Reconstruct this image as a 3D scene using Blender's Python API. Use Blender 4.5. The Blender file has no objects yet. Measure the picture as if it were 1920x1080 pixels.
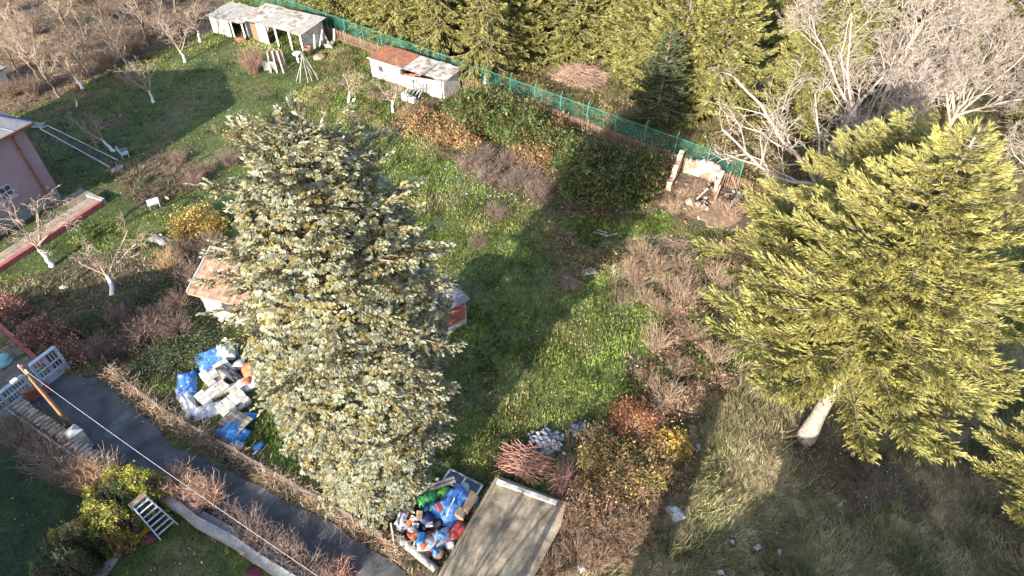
import bpy, math, random
import numpy as np
from mathutils import Vector

# ------------------------------------------------------------------ camera, world, sun, exposure
H = 30.0            # height of the camera above the ground (m)
FPX = 1207.0        # focal length in pixels of the 1920 px wide photograph
PITCH = math.radians(44.0)
SUN_AZ = math.radians(28.0)     # direction in which shadows fall, from +Y towards +X
SUN_EL = math.radians(21.0)
sc = bpy.context.scene
cam = bpy.data.cameras.new('camera'); camo = bpy.data.objects.new('camera', cam)
sc.collection.objects.link(camo)
cam.sensor_width = 36.0; cam.lens = FPX / 1920 * 36.0
cam.clip_start = 0.1; cam.clip_end = 6000
camo.location = (0, 0, H); camo.rotation_euler = (math.pi / 2 - PITCH, 0, 0)
sc.camera = camo
sc.render.resolution_x, sc.render.resolution_y = 1024, 576
W = bpy.data.worlds.new('World'); sc.world = W; W.use_nodes = True
wn = W.node_tree.nodes; wl = W.node_tree.links
sky = wn.new('ShaderNodeTexSky'); sky.sky_type = 'NISHITA'; sky.sun_disc = False
sky.sun_elevation = SUN_EL; sky.sun_rotation = math.pi + SUN_AZ
sky.air_density = 1.0; sky.dust_density = 1.5
bg = wn['Background']; bg.inputs['Strength'].default_value = 0.145
wl.new(sky.outputs[0], bg.inputs['Color'])
sl = bpy.data.lights.new('sun', 'SUN'); sl.energy = 4.8; sl.angle = math.radians(0.53); sl.color = (1.0, 0.93, 0.82)
so = bpy.data.objects.new('sun', sl); sc.collection.objects.link(so)
sd = Vector((math.sin(SUN_AZ) * math.cos(SUN_EL), math.cos(SUN_AZ) * math.cos(SUN_EL), -math.sin(SUN_EL)))
so.rotation_euler = sd.to_track_quat('-Z', 'Y').to_euler(); so.location = (-30, -60, 60)
sc.view_settings.view_transform = 'Standard'; sc.view_settings.look = 'None'
sc.view_settings.gamma = 1.0; sc.view_settings.use_curve_mapping = False
sc.view_settings.exposure = 1.9

COL = sc.collection
SP, CP = math.sin(PITCH), math.cos(PITCH)

def G(u, v, z=0.0):
    """pixel of the photograph -> point of the place at height z"""
    dz = -FPX * SP - (v - 540) * CP
    dy = FPX * CP - (v - 540) * SP
    t = (H - z) / -dz
    return np.array([(u - 960) * t, dy * t, z])

def pix(p):
    x, y, z = p[0], p[1], p[2] - H
    d = y * CP - z * SP
    return 960 + FPX * x / d, 540 - FPX * (y * SP + z * CP) / d

# ------------------------------------------------------------------ mesh helpers
def nrm(v):
    return v / (np.linalg.norm(v, axis=-1, keepdims=True) + 1e-9)

class Geo:
    def __init__(s):
        s.V = []; s.Q = []; s.T = []; s.C = []; s.n = 0
    def add(s, V, Q=None, T=None, C=(1, 1, 1)):
        V = np.asarray(V, float).reshape(-1, 3)
        if Q is not None and len(Q): s.Q.append(np.asarray(Q, int).reshape(-1, 4) + s.n)
        if T is not None and len(T): s.T.append(np.asarray(T, int).reshape(-1, 3) + s.n)
        C = np.asarray(C, float)
        s.C.append(np.broadcast_to(C, (len(V), 3)) if C.ndim == 1 else C.reshape(-1, 3))
        s.V.append(V); s.n += len(V)
        return s
    def box(s, c, size, rz=0.0, tilt=None, C=(1, 1, 1)):
        """box centred at c; rz about Z; tilt=(rx, ry) before it"""
        a = np.array([[x, y, z] for x in (-.5, .5) for y in (-.5, .5) for z in (-.5, .5)]) * np.asarray(size, float)
        if tilt is not None: a = a @ rot(tilt[0], tilt[1], 0).T
        a = a @ rot(0, 0, rz).T + np.asarray(c, float)
        return s.add(a, BOXQ, None, C)
    def beam(s, p, q, w, h=None, C=(1, 1, 1)):
        """square bar from p to q"""
        p = np.asarray(p, float); q = np.asarray(q, float); h = h or w
        d = nrm(q - p); up = np.array([0, 0, 1.0]) if abs(d[2]) < .95 else np.array([0, 1.0, 0])
        sx = nrm(np.cross(d, up)); sy = np.cross(sx, d)
        a = np.array([b + sx * i * w / 2 + sy * j * h / 2 for b in (p, q) for i in (-1, 1) for j in (-1, 1)])
        return s.add(a, BOXQ, None, C)
    def tube(s, pts, r, S=8, C=(1, 1, 1), cap=True):
        P = np.asarray(pts, float)[None]; R = np.broadcast_to(np.asarray(r, float), P.shape[1:2])[None]
        V, Q = tubes(P, R, S); k = len(V)
        s.add(V, Q, None, C)
        if cap:
            K = P.shape[1]
            for end, ring in ((P[0, 0], 0), (P[0, -1], K - 1)):
                idx = np.arange(S); 
                V2 = np.vstack([V.reshape(K, S, 3)[ring], end[None]])
                s.add(V2, None, np.stack([idx, (idx + 1) % S, np.full(S, S)], 1), C)
        return s
    def mesh(s, name):
        me = bpy.data.meshes.new(name)
        V = np.concatenate(s.V); Cc = np.concatenate(s.C)
        Q = np.concatenate(s.Q) if s.Q else np.zeros((0, 4), int)
        T = np.concatenate(s.T) if s.T else np.zeros((0, 3), int)
        me.vertices.add(len(V)); me.vertices.foreach_set('co', V.astype(np.float32).ravel())
        nl = Q.size + T.size
        me.loops.add(nl); me.loops.foreach_set('vertex_index', np.concatenate([Q.ravel(), T.ravel()]).astype(np.int32))
        me.polygons.add(len(Q) + len(T))
        ls = np.concatenate([np.arange(len(Q)) * 4, Q.size + np.arange(len(T)) * 3]).astype(np.int32)
        me.polygons.foreach_set('loop_start', ls)
        at = me.color_attributes.new('tint', 'FLOAT_COLOR', 'POINT')
        at.data.foreach_set('color', np.concatenate([Cc, np.ones((len(Cc), 1))], 1).astype(np.float32).ravel())
        me.polygons.foreach_set('use_smooth', np.zeros(len(me.polygons), bool))
        me.update(calc_edges=True)
        return me
    def obj(s, name, mat, parent=None, smooth=False, org=None):
        if org is not None: s.V = [v - np.asarray(org, float) for v in s.V]
        me = s.mesh(name)
        if smooth: me.polygons.foreach_set('use_smooth', np.ones(len(me.polygons), bool))
        me.materials.append(mat)
        return link(name, me, parent)

def link(name, me, parent=None):
    o = bpy.data.objects.new(name, me); COL.objects.link(o)
    if parent is not None: o.parent = parent
    return o

BOXQ = [(0, 1, 3, 2), (4, 6, 7, 5), (0, 4, 5, 1), (2, 3, 7, 6), (0, 2, 6, 4), (1, 5, 7, 3)]

def rot(rx, ry, rz):
    cx, sx, cy, sy, cz, sz = math.cos(rx), math.sin(rx), math.cos(ry), math.sin(ry), math.cos(rz), math.sin(rz)
    X = np.array([[1, 0, 0], [0, cx, -sx], [0, sx, cx]]); Y = np.array([[cy, 0, sy], [0, 1, 0], [-sy, 0, cy]])
    Z = np.array([[cz, -sz, 0], [sz, cz, 0], [0, 0, 1]])
    return Z @ Y @ X

def tubes(P, R, S, seed=1):
    """N polylines of K points -> S-sided tubes"""
    N, K, _ = P.shape
    T = nrm(np.gradient(P, axis=1))
    m = nrm(P[:, -1] - P[:, 0])
    ref = np.where(np.abs(m[:, 2:3]) > .8, np.array([[1.0, .13, 0]]), np.array([[.05, .03, 1.0]]))[:, None]
    U = nrm(np.cross(T, np.broadcast_to(ref, T.shape))); Wv = np.cross(T, U)
    a = np.arange(S) * 2 * math.pi / S
    V = P[:, :, None] + R[:, :, None, None] * (np.cos(a)[None, None, :, None] * U[:, :, None] + np.sin(a)[None, None, :, None] * Wv[:, :, None])
    b = (np.arange(N) * K * S)[:, None, None]; k = (np.arange(K - 1) * S)[None, :, None]; s0 = np.arange(S)[None, None]; s1 = (s0 + 1) % S
    Q = np.stack([b + k + s0, b + k + s1, b + k + S + s1, b + k + S + s0], -1).reshape(-1, 4)
    return V.reshape(-1, 3), Q

def diamonds(P, D, Nn, L, Wd, bend=0.0, mid=.45):
    """leaf shaped quads: root P, direction D, normal Nn"""
    S = nrm(np.cross(D, Nn)); L = np.asarray(L)[..., None] if np.ndim(L) else L; Wd = np.asarray(Wd)[..., None] if np.ndim(Wd) else Wd
    up = np.cross(S, D)
    V = np.stack([P, P + D * L * mid + S * Wd / 2 + up * L * bend, P + D * L, P + D * L * mid - S * Wd / 2 + up * L * bend], 1)
    Q = np.arange(len(P) * 4).reshape(-1, 4)
    return V.reshape(-1, 3), Q

def vnoise(x, y, s, seed=0):
    x = np.asarray(x) / s + 1000; y = np.asarray(y) / s + 1000
    xi = np.floor(x).astype(int); yi = np.floor(y).astype(int); fx = x - xi; fy = y - yi
    fx = fx * fx * (3 - 2 * fx); fy = fy * fy * (3 - 2 * fy)
    tab = np.random.default_rng(seed).random((256, 256))
    g = lambda i, j: tab[(xi + i) & 255, (yi + j) & 255]
    return (g(0, 0) * (1 - fx) + g(1, 0) * fx) * (1 - fy) + (g(0, 1) * (1 - fx) + g(1, 1) * fx) * fy

def inpoly(x, y, poly):
    c = np.zeros(np.shape(x), bool); n = len(poly)
    for i in range(n):
        x0, y0 = poly[i]; x1, y1 = poly[(i + 1) % n]
        m = ((y0 > y) != (y1 > y)) & (x < (x1 - x0) * (y - y0) / (y1 - y0 + 1e-12) + x0)
        c ^= m
    return c

def gpoly(pts): return [tuple(G(u, v)[:2]) for u, v in pts]

# ------------------------------------------------------------------ things, labels
def tag(o, label, cat, group=None):
    o['label'] = label; o['category'] = cat; o['kind'] = 'thing'
    if group: o['group'] = group
    return o
def thing(name, label, cat, loc=(0, 0, 0), rz=0.0, group=None):
    o = link(name, None); o.location = tuple(loc); o.rotation_euler = (0, 0, rz); o.empty_display_size = .3
    return tag(o, label, cat, group)
def struct(o): o['kind'] = 'structure'; return o
def stuff(o, label=None, cat=None):
    o['kind'] = 'stuff'
    if label: o['label'] = label; o['category'] = cat
    return o
def dup(o, loc, rz=0.0, s=1.0, label=None, group=None, par=None, tilt=(0, 0)):
    c = o.copy(); COL.objects.link(c)
    if par is None:
        c.location = tuple(loc); c.rotation_euler = (tilt[0], tilt[1], rz); c.scale = s if isinstance(s, tuple) else (s, s, s)
        if label: c['label'] = label
        if group: c['group'] = group
    else: c.parent = par
    for ch in list(o.children): dup(ch, None, par=c)
    return c
def place(o, loc, rz=0.0, s=1.0, tilt=(0, 0)):
    o.location = tuple(loc); o.rotation_euler = (tilt[0], tilt[1], rz); o.scale = s if isinstance(s, tuple) else (s, s, s)

class Kind:
    """first use places the original, later uses copy it"""
    def __init__(s, build): s.build = build; s.root = None
    def put(s, loc, rz, sz, label, cat, group=None, tilt=(0, 0), name=None):
        if s.root is None:
            s.root = s.build(); o = s.root; place(o, loc, rz, sz, tilt)
        else: o = dup(s.root, loc, rz, sz, tilt=tilt)
        if 'group' in o: del o['group']
        tag(o, label, cat, group)
        if name: o.name = name
        return o

# ------------------------------------------------------------------ materials
def M(name, c1, c2=None, rough=.85, ns=5.0, bump=.25, metal=0.0, detail=6, dist=0.6, tint=False, spec=.3, lo=.32, hi=.68, stretch=None, fine=.35, fs=60):
    m = bpy.data.materials.new(name); m.use_nodes = True
    nt = m.node_tree; n = nt.nodes; l = nt.links; b = n['Principled BSDF']
    tc = n.new('ShaderNodeTexCoord'); src = tc.outputs['Object']
    if stretch:
        mp = n.new('ShaderNodeMapping'); mp.inputs['Scale'].default_value = stretch; l.new(src, mp.inputs[0]); src = mp.outputs[0]
    tx = n.new('ShaderNodeTexNoise'); tx.inputs['Scale'].default_value = ns; tx.inputs['Detail'].default_value = detail
    tx.inputs['Distortion'].default_value = dist; l.new(src, tx.inputs['Vector'])
    r = n.new('ShaderNodeValToRGB'); r.color_ramp.elements[0].position = lo; r.color_ramp.elements[1].position = hi
    c2 = c2 or tuple(x * .55 for x in c1)
    r.color_ramp.elements[0].color = (*c2, 1); r.color_ramp.elements[1].color = (*c1, 1)
    l.new(tx.outputs[0], r.inputs[0]); col = r.outputs[0]
    if fine:
        t2 = n.new('ShaderNodeTexNoise'); t2.inputs['Scale'].default_value = fs; t2.inputs['Detail'].default_value = 3; l.new(src, t2.inputs['Vector'])
        mr = n.new('ShaderNodeMapRange'); mr.inputs['From Min'].default_value = .3; mr.inputs['From Max'].default_value = .7
        mr.inputs['To Min'].default_value = 1 - fine; mr.inputs['To Max'].default_value = 1 + fine; l.new(t2.outputs[0], mr.inputs[0])
        mx = n.new('ShaderNodeVectorMath'); mx.operation = 'SCALE'; l.new(col, mx.inputs[0]); l.new(mr.outputs[0], mx.inputs['Scale']); col = mx.outputs[0]
    if tint:
        at = n.new('ShaderNodeAttribute'); at.attribute_name = 'tint'
        mu = n.new('ShaderNodeVectorMath'); mu.operation = 'MULTIPLY'; l.new(col, mu.inputs[0]); l.new(at.outputs['Vector'], mu.inputs[1]); col = mu.outputs[0]
    l.new(col, b.inputs['Base Color'])
    b.inputs['Roughness'].default_value = rough; b.inputs['Metallic'].default_value = metal; b.inputs['Specular IOR Level'].default_value = spec
    if bump:
        bp = n.new('ShaderNodeBump'); bp.inputs['Strength'].default_value = bump; bp.inputs['Distance'].default_value = .05
        l.new(tx.outputs[0], bp.inputs['Height']); l.new(bp.outputs[0], b.inputs['Normal'])
    return m

def leafmat(name, trans=.28, spec=.25, rough=.55, ns=.9, var=.3):
    m = bpy.data.materials.new(name); m.use_nodes = True
    nt = m.node_tree; n = nt.nodes; l = nt.links; b = n['Principled BSDF']; out = n['Material Output']
    at = n.new('ShaderNodeAttribute'); at.attribute_name = 'tint'
    tc = n.new('ShaderNodeTexCoord'); tx = n.new('ShaderNodeTexNoise'); tx.inputs['Scale'].default_value = ns; tx.inputs['Detail'].default_value = 3
    l.new(tc.outputs['Object'], tx.inputs['Vector'])
    mr = n.new('ShaderNodeMapRange'); mr.inputs['From Min'].default_value = .3; mr.inputs['From Max'].default_value = .7
    mr.inputs['To Min'].default_value = 1 - var; mr.inputs['To Max'].default_value = 1 + var; l.new(tx.outputs[0], mr.inputs[0])
    mx = n.new('ShaderNodeVectorMath'); mx.operation = 'SCALE'; l.new(at.outputs['Vector'], mx.inputs[0]); l.new(mr.outputs[0], mx.inputs['Scale'])
    l.new(mx.outputs[0], b.inputs['Base Color']); b.inputs['Roughness'].default_value = rough; b.inputs['Specular IOR Level'].default_value = spec
    tr = n.new('ShaderNodeBsdfTranslucent'); l.new(mx.outputs[0], tr.inputs['Color'])
    ms = n.new('ShaderNodeMixShader'); ms.inputs[0].default_value = trans
    l.new(b.outputs[0], ms.inputs[1]); l.new(tr.outputs[0], ms.inputs[2]); l.new(ms.outputs[0], out.inputs['Surface'])
    return m

LEAF = leafmat('foliage'); NEEDLE = leafmat('needles', trans=.25, spec=.3, rough=.5, ns=.6, var=.25); GRASS = leafmat('grass_blades', trans=.3, ns=.5, var=.35)
m_ground = M('ground_soil', (1.25, 1.2, 1.15), (.6, .58, .6), ns=1.3, bump=.6, tint=True, detail=10, fine=.5, fs=14)
m_asphalt = M('asphalt', (.095, .094, .098), (.042, .043, .047), ns=.75, bump=.15, rough=.9, detail=8, fine=.35, fs=35)
m_oldconc = M('old_concrete', (.33, .265, .185), (.12, .10, .07), ns=1.0, bump=.3, detail=10, fine=.3, fs=22)
m_conc = M('grey_concrete', (.30, .30, .29), (.17, .17, .165), ns=2.0, bump=.3, detail=8)
m_white = M('whitewash', (.48, .46, .42), (.27, .23, .19), ns=2.2, bump=.2, lo=.30, hi=.52)
m_whitep = M('white_paint', (.60, .60, .59), (.45, .45, .44), ns=3, bump=.05, rough=.5, fine=.08)
m_bluewhite = M('pale_blue_paint', (.38, .43, .50), (.24, .28, .34), ns=4, bump=.05, rough=.5, fine=.15)
m_pink = M('pink_render', (.255, .180, .20), (.20, .14, .16), ns=.5, bump=.1, fine=.08, fs=30)
m_plinth = M('grey_plinth', (.22, .20, .19), (.13, .12, .115), ns=2)
m_slate = M('grey_roof', (.20, .20, .21), (.13, .13, .14), ns=1.2, bump=.15)
m_copper = M('copper_pipe', (.22, .09, .055), (.13, .055, .04), ns=4, rough=.5, metal=.3)
m_tile = M('clay_tile', (.31, .18, .125), (.19, .115, .085), ns=3, bump=.2, tint=True)
m_brick = M('red_brick', (.34, .12, .085), (.22, .075, .06), ns=5, tint=True)
m_mortar = M('mortar', (.36, .33, .29), (.24, .22, .2), ns=6)
m_redkerb = M('red_kerb', (.33, .09, .085), (.22, .065, .06), ns=3)
m_paver = M('brown_paver', (.22, .17, .125), (.14, .11, .085), ns=4, tint=True)
m_rust = M('rust_sheet', (.26, .105, .055), (.13, .07, .05), ns=1.8, rough=.7, stretch=(1, 1, 1), detail=9)
m_tin = M('grey_sheet', (.34, .33, .315), (.17, .12, .085), ns=1.5, rough=.65, detail=10, metal=.1, lo=.34, hi=.56)
m_wood = M('old_wood', (.27, .20, .14), (.14, .10, .07), ns=3, stretch=(1, 1, 1))
m_greywood = M('grey_wood', (.33, .31, .28), (.18, .165, .15), ns=4)
m_pole = M('pole_wood', (.25, .145, .075), (.17, .09, .05), ns=3)
m_bark = M('bark', (.17, .135, .11), (.075, .06, .05), ns=5, bump=.8, stretch=(3, 3, .7))
m_firbark = M('pale_bark', (.33, .28, .225), (.13, .105, .085), ns=5, bump=.9, stretch=(3, 3, .6))
m_twig = M('pale_twigs', (.40, .355, .315), (.26, .225, .20), ns=2, bump=0, tint=True, fine=.2)
m_greenpaint = M('green_paint', (.045, .20, .15), (.03, .13, .10), ns=3, rough=.5)
m_rustbar = M('rusty_bar', (.22, .14, .10), (.13, .085, .065), ns=4)
m_glass = M('window_glass', (.05, .06, .08), (.03, .035, .05), ns=2, rough=.08, bump=0, spec=.6, fine=0)
m_blue = M('blue_tarp', (.05, .14, .36), (.38, .42, .50), ns=2.6, lo=.30, hi=.42, rough=.5, bump=.3, fine=.2)
m_brightblue = M('bright_blue_plastic', (.03, .20, .50), (.05, .12, .25), ns=2, rough=.4, fine=.1)
m_paleplastic = M('pale_plastic', (.50, .51, .54), (.26, .26, .29), ns=2.5, rough=.45, fine=.12)
m_orange = M('orange_fabric', (.50, .13, .045), (.28, .07, .035), ns=3, rough=.6)
m_red = M('red_plastic', (.40, .06, .05), (.20, .05, .045), ns=4, rough=.5)
m_dark = M('dark_cloth', (.05, .05, .06), (.025, .025, .03), ns=4)
m_green = M('green_plastic', (.05, .26, .08), (.03, .15, .05), ns=4, rough=.5)
m_brightgreen = M('bright_green_plastic', (.16, .42, .06), (.1, .28, .04), ns=4, rough=.5)
m_card = M('cardboard', (.40, .28, .17), (.28, .19, .115), ns=3)
m_navy = M('navy_cloth', (.045, .07, .16), (.025, .035, .09), ns=4)
m_stone = M('pale_stone', (.42, .41, .39), (.26, .25, .24), ns=3, tint=True)
m_stack = M('paving_stack', (.50, .46, .40), (.30, .27, .235), ns=2.5, tint=True)
m_dirt = M('bare_earth', (.13, .085, .055), (.06, .04, .03), ns=2.5, bump=.8, detail=9)
m_ground2 = M('earth_and_leaves', (.24, .16, .10), (.09, .06, .04), ns=4, bump=1.0, detail=10, fine=.5, fs=25)
m_litter = M('dead_vine', (.26, .19, .13), (.11, .08, .06), ns=3, tint=True)
m_wire = M('cable', (.42, .42, .44), (.34, .34, .36), ns=2, bump=0, rough=.5)
m_yellow = M('yellow_plastic', (.75, .42, .02), (.6, .3, .02), ns=2)
m_dull = M('shade_house_render', (.45, .42, .38), (.36, .33, .3), ns=.8)

def mesh_mat(name, col, keep):
    m = bpy.data.materials.new(name); m.use_nodes = True; nt = m.node_tree; n = nt.nodes; l = nt.links
    b = n['Principled BSDF']; b.inputs['Base Color'].default_value = (*col, 1); b.inputs['Roughness'].default_value = .5
    tp = n.new('ShaderNodeBsdfTransparent'); ms = n.new('ShaderNodeMixShader')
    tc = n.new('ShaderNodeTexCoord'); tx = n.new('ShaderNodeTexNoise'); tx.inputs['Scale'].default_value = 1.1; tx.inputs['Detail'].default_value = 4
    l.new(tc.outputs['Object'], tx.inputs['Vector'])
    mr = n.new('ShaderNodeMapRange'); mr.inputs['From Min'].default_value = .35; mr.inputs['From Max'].default_value = .65
    mr.inputs['To Min'].default_value = keep - .2; mr.inputs['To Max'].default_value = keep + .2; l.new(tx.outputs[0], mr.inputs[0])
    l.new(mr.outputs[0], ms.inputs[0]); l.new(tp.outputs[0], ms.inputs[1]); l.new(b.outputs[0], ms.inputs[2]); l.new(ms.outputs[0], n['Material Output'].inputs['Surface'])
    return m
m_mesh = mesh_mat('green_netting', (.020, .10, .072), .27)
m_wirenet = mesh_mat('rusty_netting', (.20, .17, .15), .35)

def wash_mat(name, bark, top):
    """bark with real lime wash up to about `top` metres"""
    m = M(name, bark, None, ns=5, bump=.7, stretch=(2, 2, .8)); nt = m.node_tree; n = nt.nodes; l = nt.links; b = n['Principled BSDF']
    old = b.inputs['Base Color'].links[0].from_socket
    tc = n.new('ShaderNodeTexCoord'); sx = n.new('ShaderNodeSeparateXYZ'); l.new(tc.outputs['Object'], sx.inputs[0])
    tx = n.new('ShaderNodeTexNoise'); tx.inputs['Scale'].default_value = 4; l.new(tc.outputs['Object'], tx.inputs['Vector'])
    ad = n.new('ShaderNodeMath'); ad.operation = 'MULTIPLY_ADD'; ad.inputs[1].default_value = .5; l.new(tx.outputs[0], ad.inputs[0]); l.new(sx.outputs[2], ad.inputs[2])
    lt = n.new('ShaderNodeMath'); lt.operation = 'LESS_THAN'; lt.inputs[1].default_value = top + .25; l.new(ad.outputs[0], lt.inputs[0])
    mx = n.new('ShaderNodeMix'); mx.data_type = 'RGBA'; l.new(lt.outputs[0], mx.inputs[0]); l.new(old, mx.inputs[6]); mx.inputs[7].default_value = (.60, .60, .59, 1)
    l.new(mx.outputs[2], b.inputs['Base Color'])
    return m
m_wash = wash_mat('limewashed_bark', (.16, .125, .10), 1.25)

# ------------------------------------------------------------------ the ground
R_LAWN, R_ROUGH, R_DRY, R_DIRT, R_LITTER, R_THICK, R_FOREST, R_DARKLAWN, R_VERGE = range(9)
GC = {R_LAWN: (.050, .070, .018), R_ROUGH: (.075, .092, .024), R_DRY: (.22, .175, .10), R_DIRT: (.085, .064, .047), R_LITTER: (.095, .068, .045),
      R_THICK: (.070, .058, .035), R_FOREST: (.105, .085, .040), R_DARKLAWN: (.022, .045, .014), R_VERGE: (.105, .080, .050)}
REG = [  # later polygons lie over earlier ones (outlines read off the photograph, laid on the ground)
    (R_FOREST, [(460, -60), (600, 20), (850, 150), (1240, 290), (1440, 400), (1560, 420), (2100, 480), (2400, -60)]),
    (R_LITTER, [(-500, -60), (400, -60), (420, 60), (330, 80), (60, 205), (-300, 330)]),
    (R_LAWN, [(-200, 300), (60, 215), (340, 105), (420, 85), (640, 120), (620, 260), (520, 470), (420, 520), (150, 500), (-200, 560)]),
    (R_ROUGH, [(560, 160), (760, 190), (860, 260), (800, 420), (500, 480), (420, 400)]),
    (R_VERGE, [(200, 320), (330, 280), (380, 330), (330, 380), (250, 380)]),
    (R_THICK, [(-50, 560), (130, 500), (330, 470), (440, 520), (430, 660), (330, 700), (190, 700), (60, 640)]),
    (R_ROUGH, [(130, 430), (300, 400), (330, 470), (230, 480), (150, 480)]),
    (R_ROUGH, [(800, 240), (900, 330), (1100, 380), (1340, 420), (1330, 470), (1250, 580), (1230, 640), (1180, 760), (1080, 800), (930, 870), (880, 940), (780, 900), (760, 500)]),
    (R_THICK, [(740, 200), (850, 160), (1240, 300), (1270, 340), (1230, 400), (1020, 400), (830, 300)]),
    (R_DRY, [(1130, 460), (1260, 440), (1250, 560), (1180, 580)]),
    (R_LITTER, [(1240, 330), (1340, 330), (1480, 420), (1420, 450), (1310, 430), (1230, 380)]),
    (R_THICK, [(1240, 500), (1330, 440), (1430, 450), (1420, 640), (1330, 740), (1200, 760), (1190, 680), (1240, 600)]),
    (R_DRY, [(1330, 730), (1500, 640), (2050, 640), (2050, 1250), (1000, 1250), (1060, 1000), (1290, 830)]),
    (R_THICK, [(1050, 820), (1160, 760), (1300, 800), (1290, 900), (1210, 980), (1060, 1010), (1050, 1250), (1000, 1250)]),
    (R_DIRT, [(1470, 800), (1540, 790), (1640, 850), (1780, 930), (1700, 960), (1600, 1000), (1540, 930), (1480, 850)]),
    (R_VERGE, [(130, 700), (190, 690), (300, 740), (340, 770), (480, 860), (620, 930), (860, 1080), (830, 1250), (640, 1000), (430, 890), (240, 770)]),
    (R_ROUGH, [(320, 690), (420, 640), (520, 640), (520, 850), (460, 850), (340, 770)]),
    (R_THICK, [(700, 900), (900, 900), (860, 1080), (740, 1060)]),
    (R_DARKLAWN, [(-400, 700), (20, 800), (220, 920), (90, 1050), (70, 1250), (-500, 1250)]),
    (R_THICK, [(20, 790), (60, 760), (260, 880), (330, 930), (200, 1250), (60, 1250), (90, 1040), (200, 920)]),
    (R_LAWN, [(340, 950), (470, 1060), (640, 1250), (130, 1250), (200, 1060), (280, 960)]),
]
REGW = [(k, gpoly(p)) for k, p in REG]
ALLEY_L = [(10, 745), (95, 772), (150, 820), (230, 880), (345, 950), (470, 1025), (560, 1088), (640, 1150), (760, 1250)]
ALLEY_R = [(70, 700), (130, 706), (190, 712), (250, 765), (330, 838), (430, 882), (520, 930), (640, 990), (780, 1090), (860, 1150), (960, 1230)]
ALLEY = gpoly(ALLEY_L + ALLEY_R[::-1])

def region(x, y):
    x = np.asarray(x, float); y = np.asarray(y, float)
    wx = x + (vnoise(x, y, 1.7, 3) - .5) * 1.8 + (vnoise(x, y, .5, 5) - .5) * .7; wy = y + (vnoise(x, y, 1.7, 4) - .5) * 1.8 + (vnoise(x, y, .5, 6) - .5) * .7
    r = np.full(x.shape, R_ROUGH)
    for k, p in REGW: r[inpoly(wx, wy, p)] = k
    return r

FLAT = gpoly([(-300, 700), (130, 670), (230, 720), (560, 900), (1080, 860), (1070, 1000), (1000, 1400), (-600, 1400)])
def ground():
    ax = np.concatenate([[-3000, -1200, -500, -200, -110], np.arange(-80, 80.1, .6), [110, 200, 500, 1200, 3000]])
    ay = np.concatenate([[-3000, -1000, -300, -100, -40], np.arange(-20, 8, 3), np.arange(8, 95, .6), [110, 150, 250, 600, 1500, 4000]])
    X, Y = np.meshgrid(ax, ay); x = X.ravel(); y = Y.ravel()
    r = region(x, y)
    C = np.array([GC[k] for k in range(9)])[r]
    C = C * (0.75 + .5 * vnoise(x, y, 2.3, 11)[:, None]) * (0.8 + .4 * vnoise(x, y, .6, 12)[:, None])
    # natural worn and mossy patches
    g = vnoise(x, y, 3.1, 13)[:, None]; C = np.where(g > .72, C * .5 + np.array([.10, .08, .045]) * .5, C)
    z = .10 * vnoise(x, y, 2.6, 8) + .05 * vnoise(x, y, .8, 9)
    z = z * (~inpoly(x, y, FLAT)) * (np.abs(x) < 85) * (y < 96) * (y > 8)
    nx, ny = len(ax), len(ay)
    i = np.arange(ny - 1)[:, None] * nx + np.arange(nx - 1)[None]
    Q = np.stack([i, i + 1, i + nx + 1, i + nx], -1).reshape(-1, 4)
    o = Geo().add(np.stack([x, y, z - .03], 1), Q, None, C).obj('ground', m_ground, smooth=True)
    return struct(o)
ground()

def sheet(name, polyL, polyR, z, mat):
    """strip between two polylines of world points (resampled)"""
    def res(p, n):
        p = np.asarray(p); d = np.r_[0, np.cumsum(np.linalg.norm(np.diff(p, axis=0), axis=1))]
        t = np.linspace(0, d[-1], n); return np.stack([np.interp(t, d, p[:, k]) for k in range(2)], 1)
    n, m = 40, 8
    A = res(polyL, n); B = res(polyR, n)
    w = np.linspace(0, 1, m)[None, :, None]
    P = A[:, None] * (1 - w) + B[:, None] * w
    V = np.concatenate([P, np.full((n, m, 1), z)], -1).reshape(-1, 3)
    i = np.arange(n - 1)[:, None] * m + np.arange(m - 1)[None]
    return struct(Geo().add(V, np.stack([i, i + m, i + m + 1, i + 1], -1).reshape(-1, 4)).obj(name, mat))
jag = lambda pts, a, s: [tuple(np.array(p) + np.random.default_rng(s + i).uniform(-a, a, 2)) for i, p in enumerate(pts)]
def dense(pts, step=.5):
    p = np.array(pts); d = np.r_[0, np.cumsum(np.linalg.norm(np.diff(p, axis=0), axis=1))]
    t = np.arange(0, d[-1], step); return np.stack([np.interp(t, d, p[:, k]) for k in range(2)], 1)
sheet('alley', jag(dense(gpoly(ALLEY_L)), .08, 1), jag(dense(gpoly(ALLEY_R)), .12, 90), .012, m_asphalt)
# pale concrete strip let into the asphalt
sheet('concrete_strip', jag(dense(gpoly([(192, 818), (205, 800), (240, 762)]), .3), .05, 5), jag(dense(gpoly([(208, 824), (222, 806), (253, 770)]), .3), .05, 50), .017, M('strip_concrete', (.115, .115, .118), (.075, .075, .08), ns=2))

# ------------------------------------------------------------------ vegetation builders
Z3_ = np.array([0, 0, 1.0])
def rotz_dir(d, a):
    c, s = np.cos(a), np.sin(a)
    return np.stack([d[..., 0] * c - d[..., 1] * s, d[..., 0] * s + d[..., 1] * c, d[..., 2]], -1)

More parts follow.
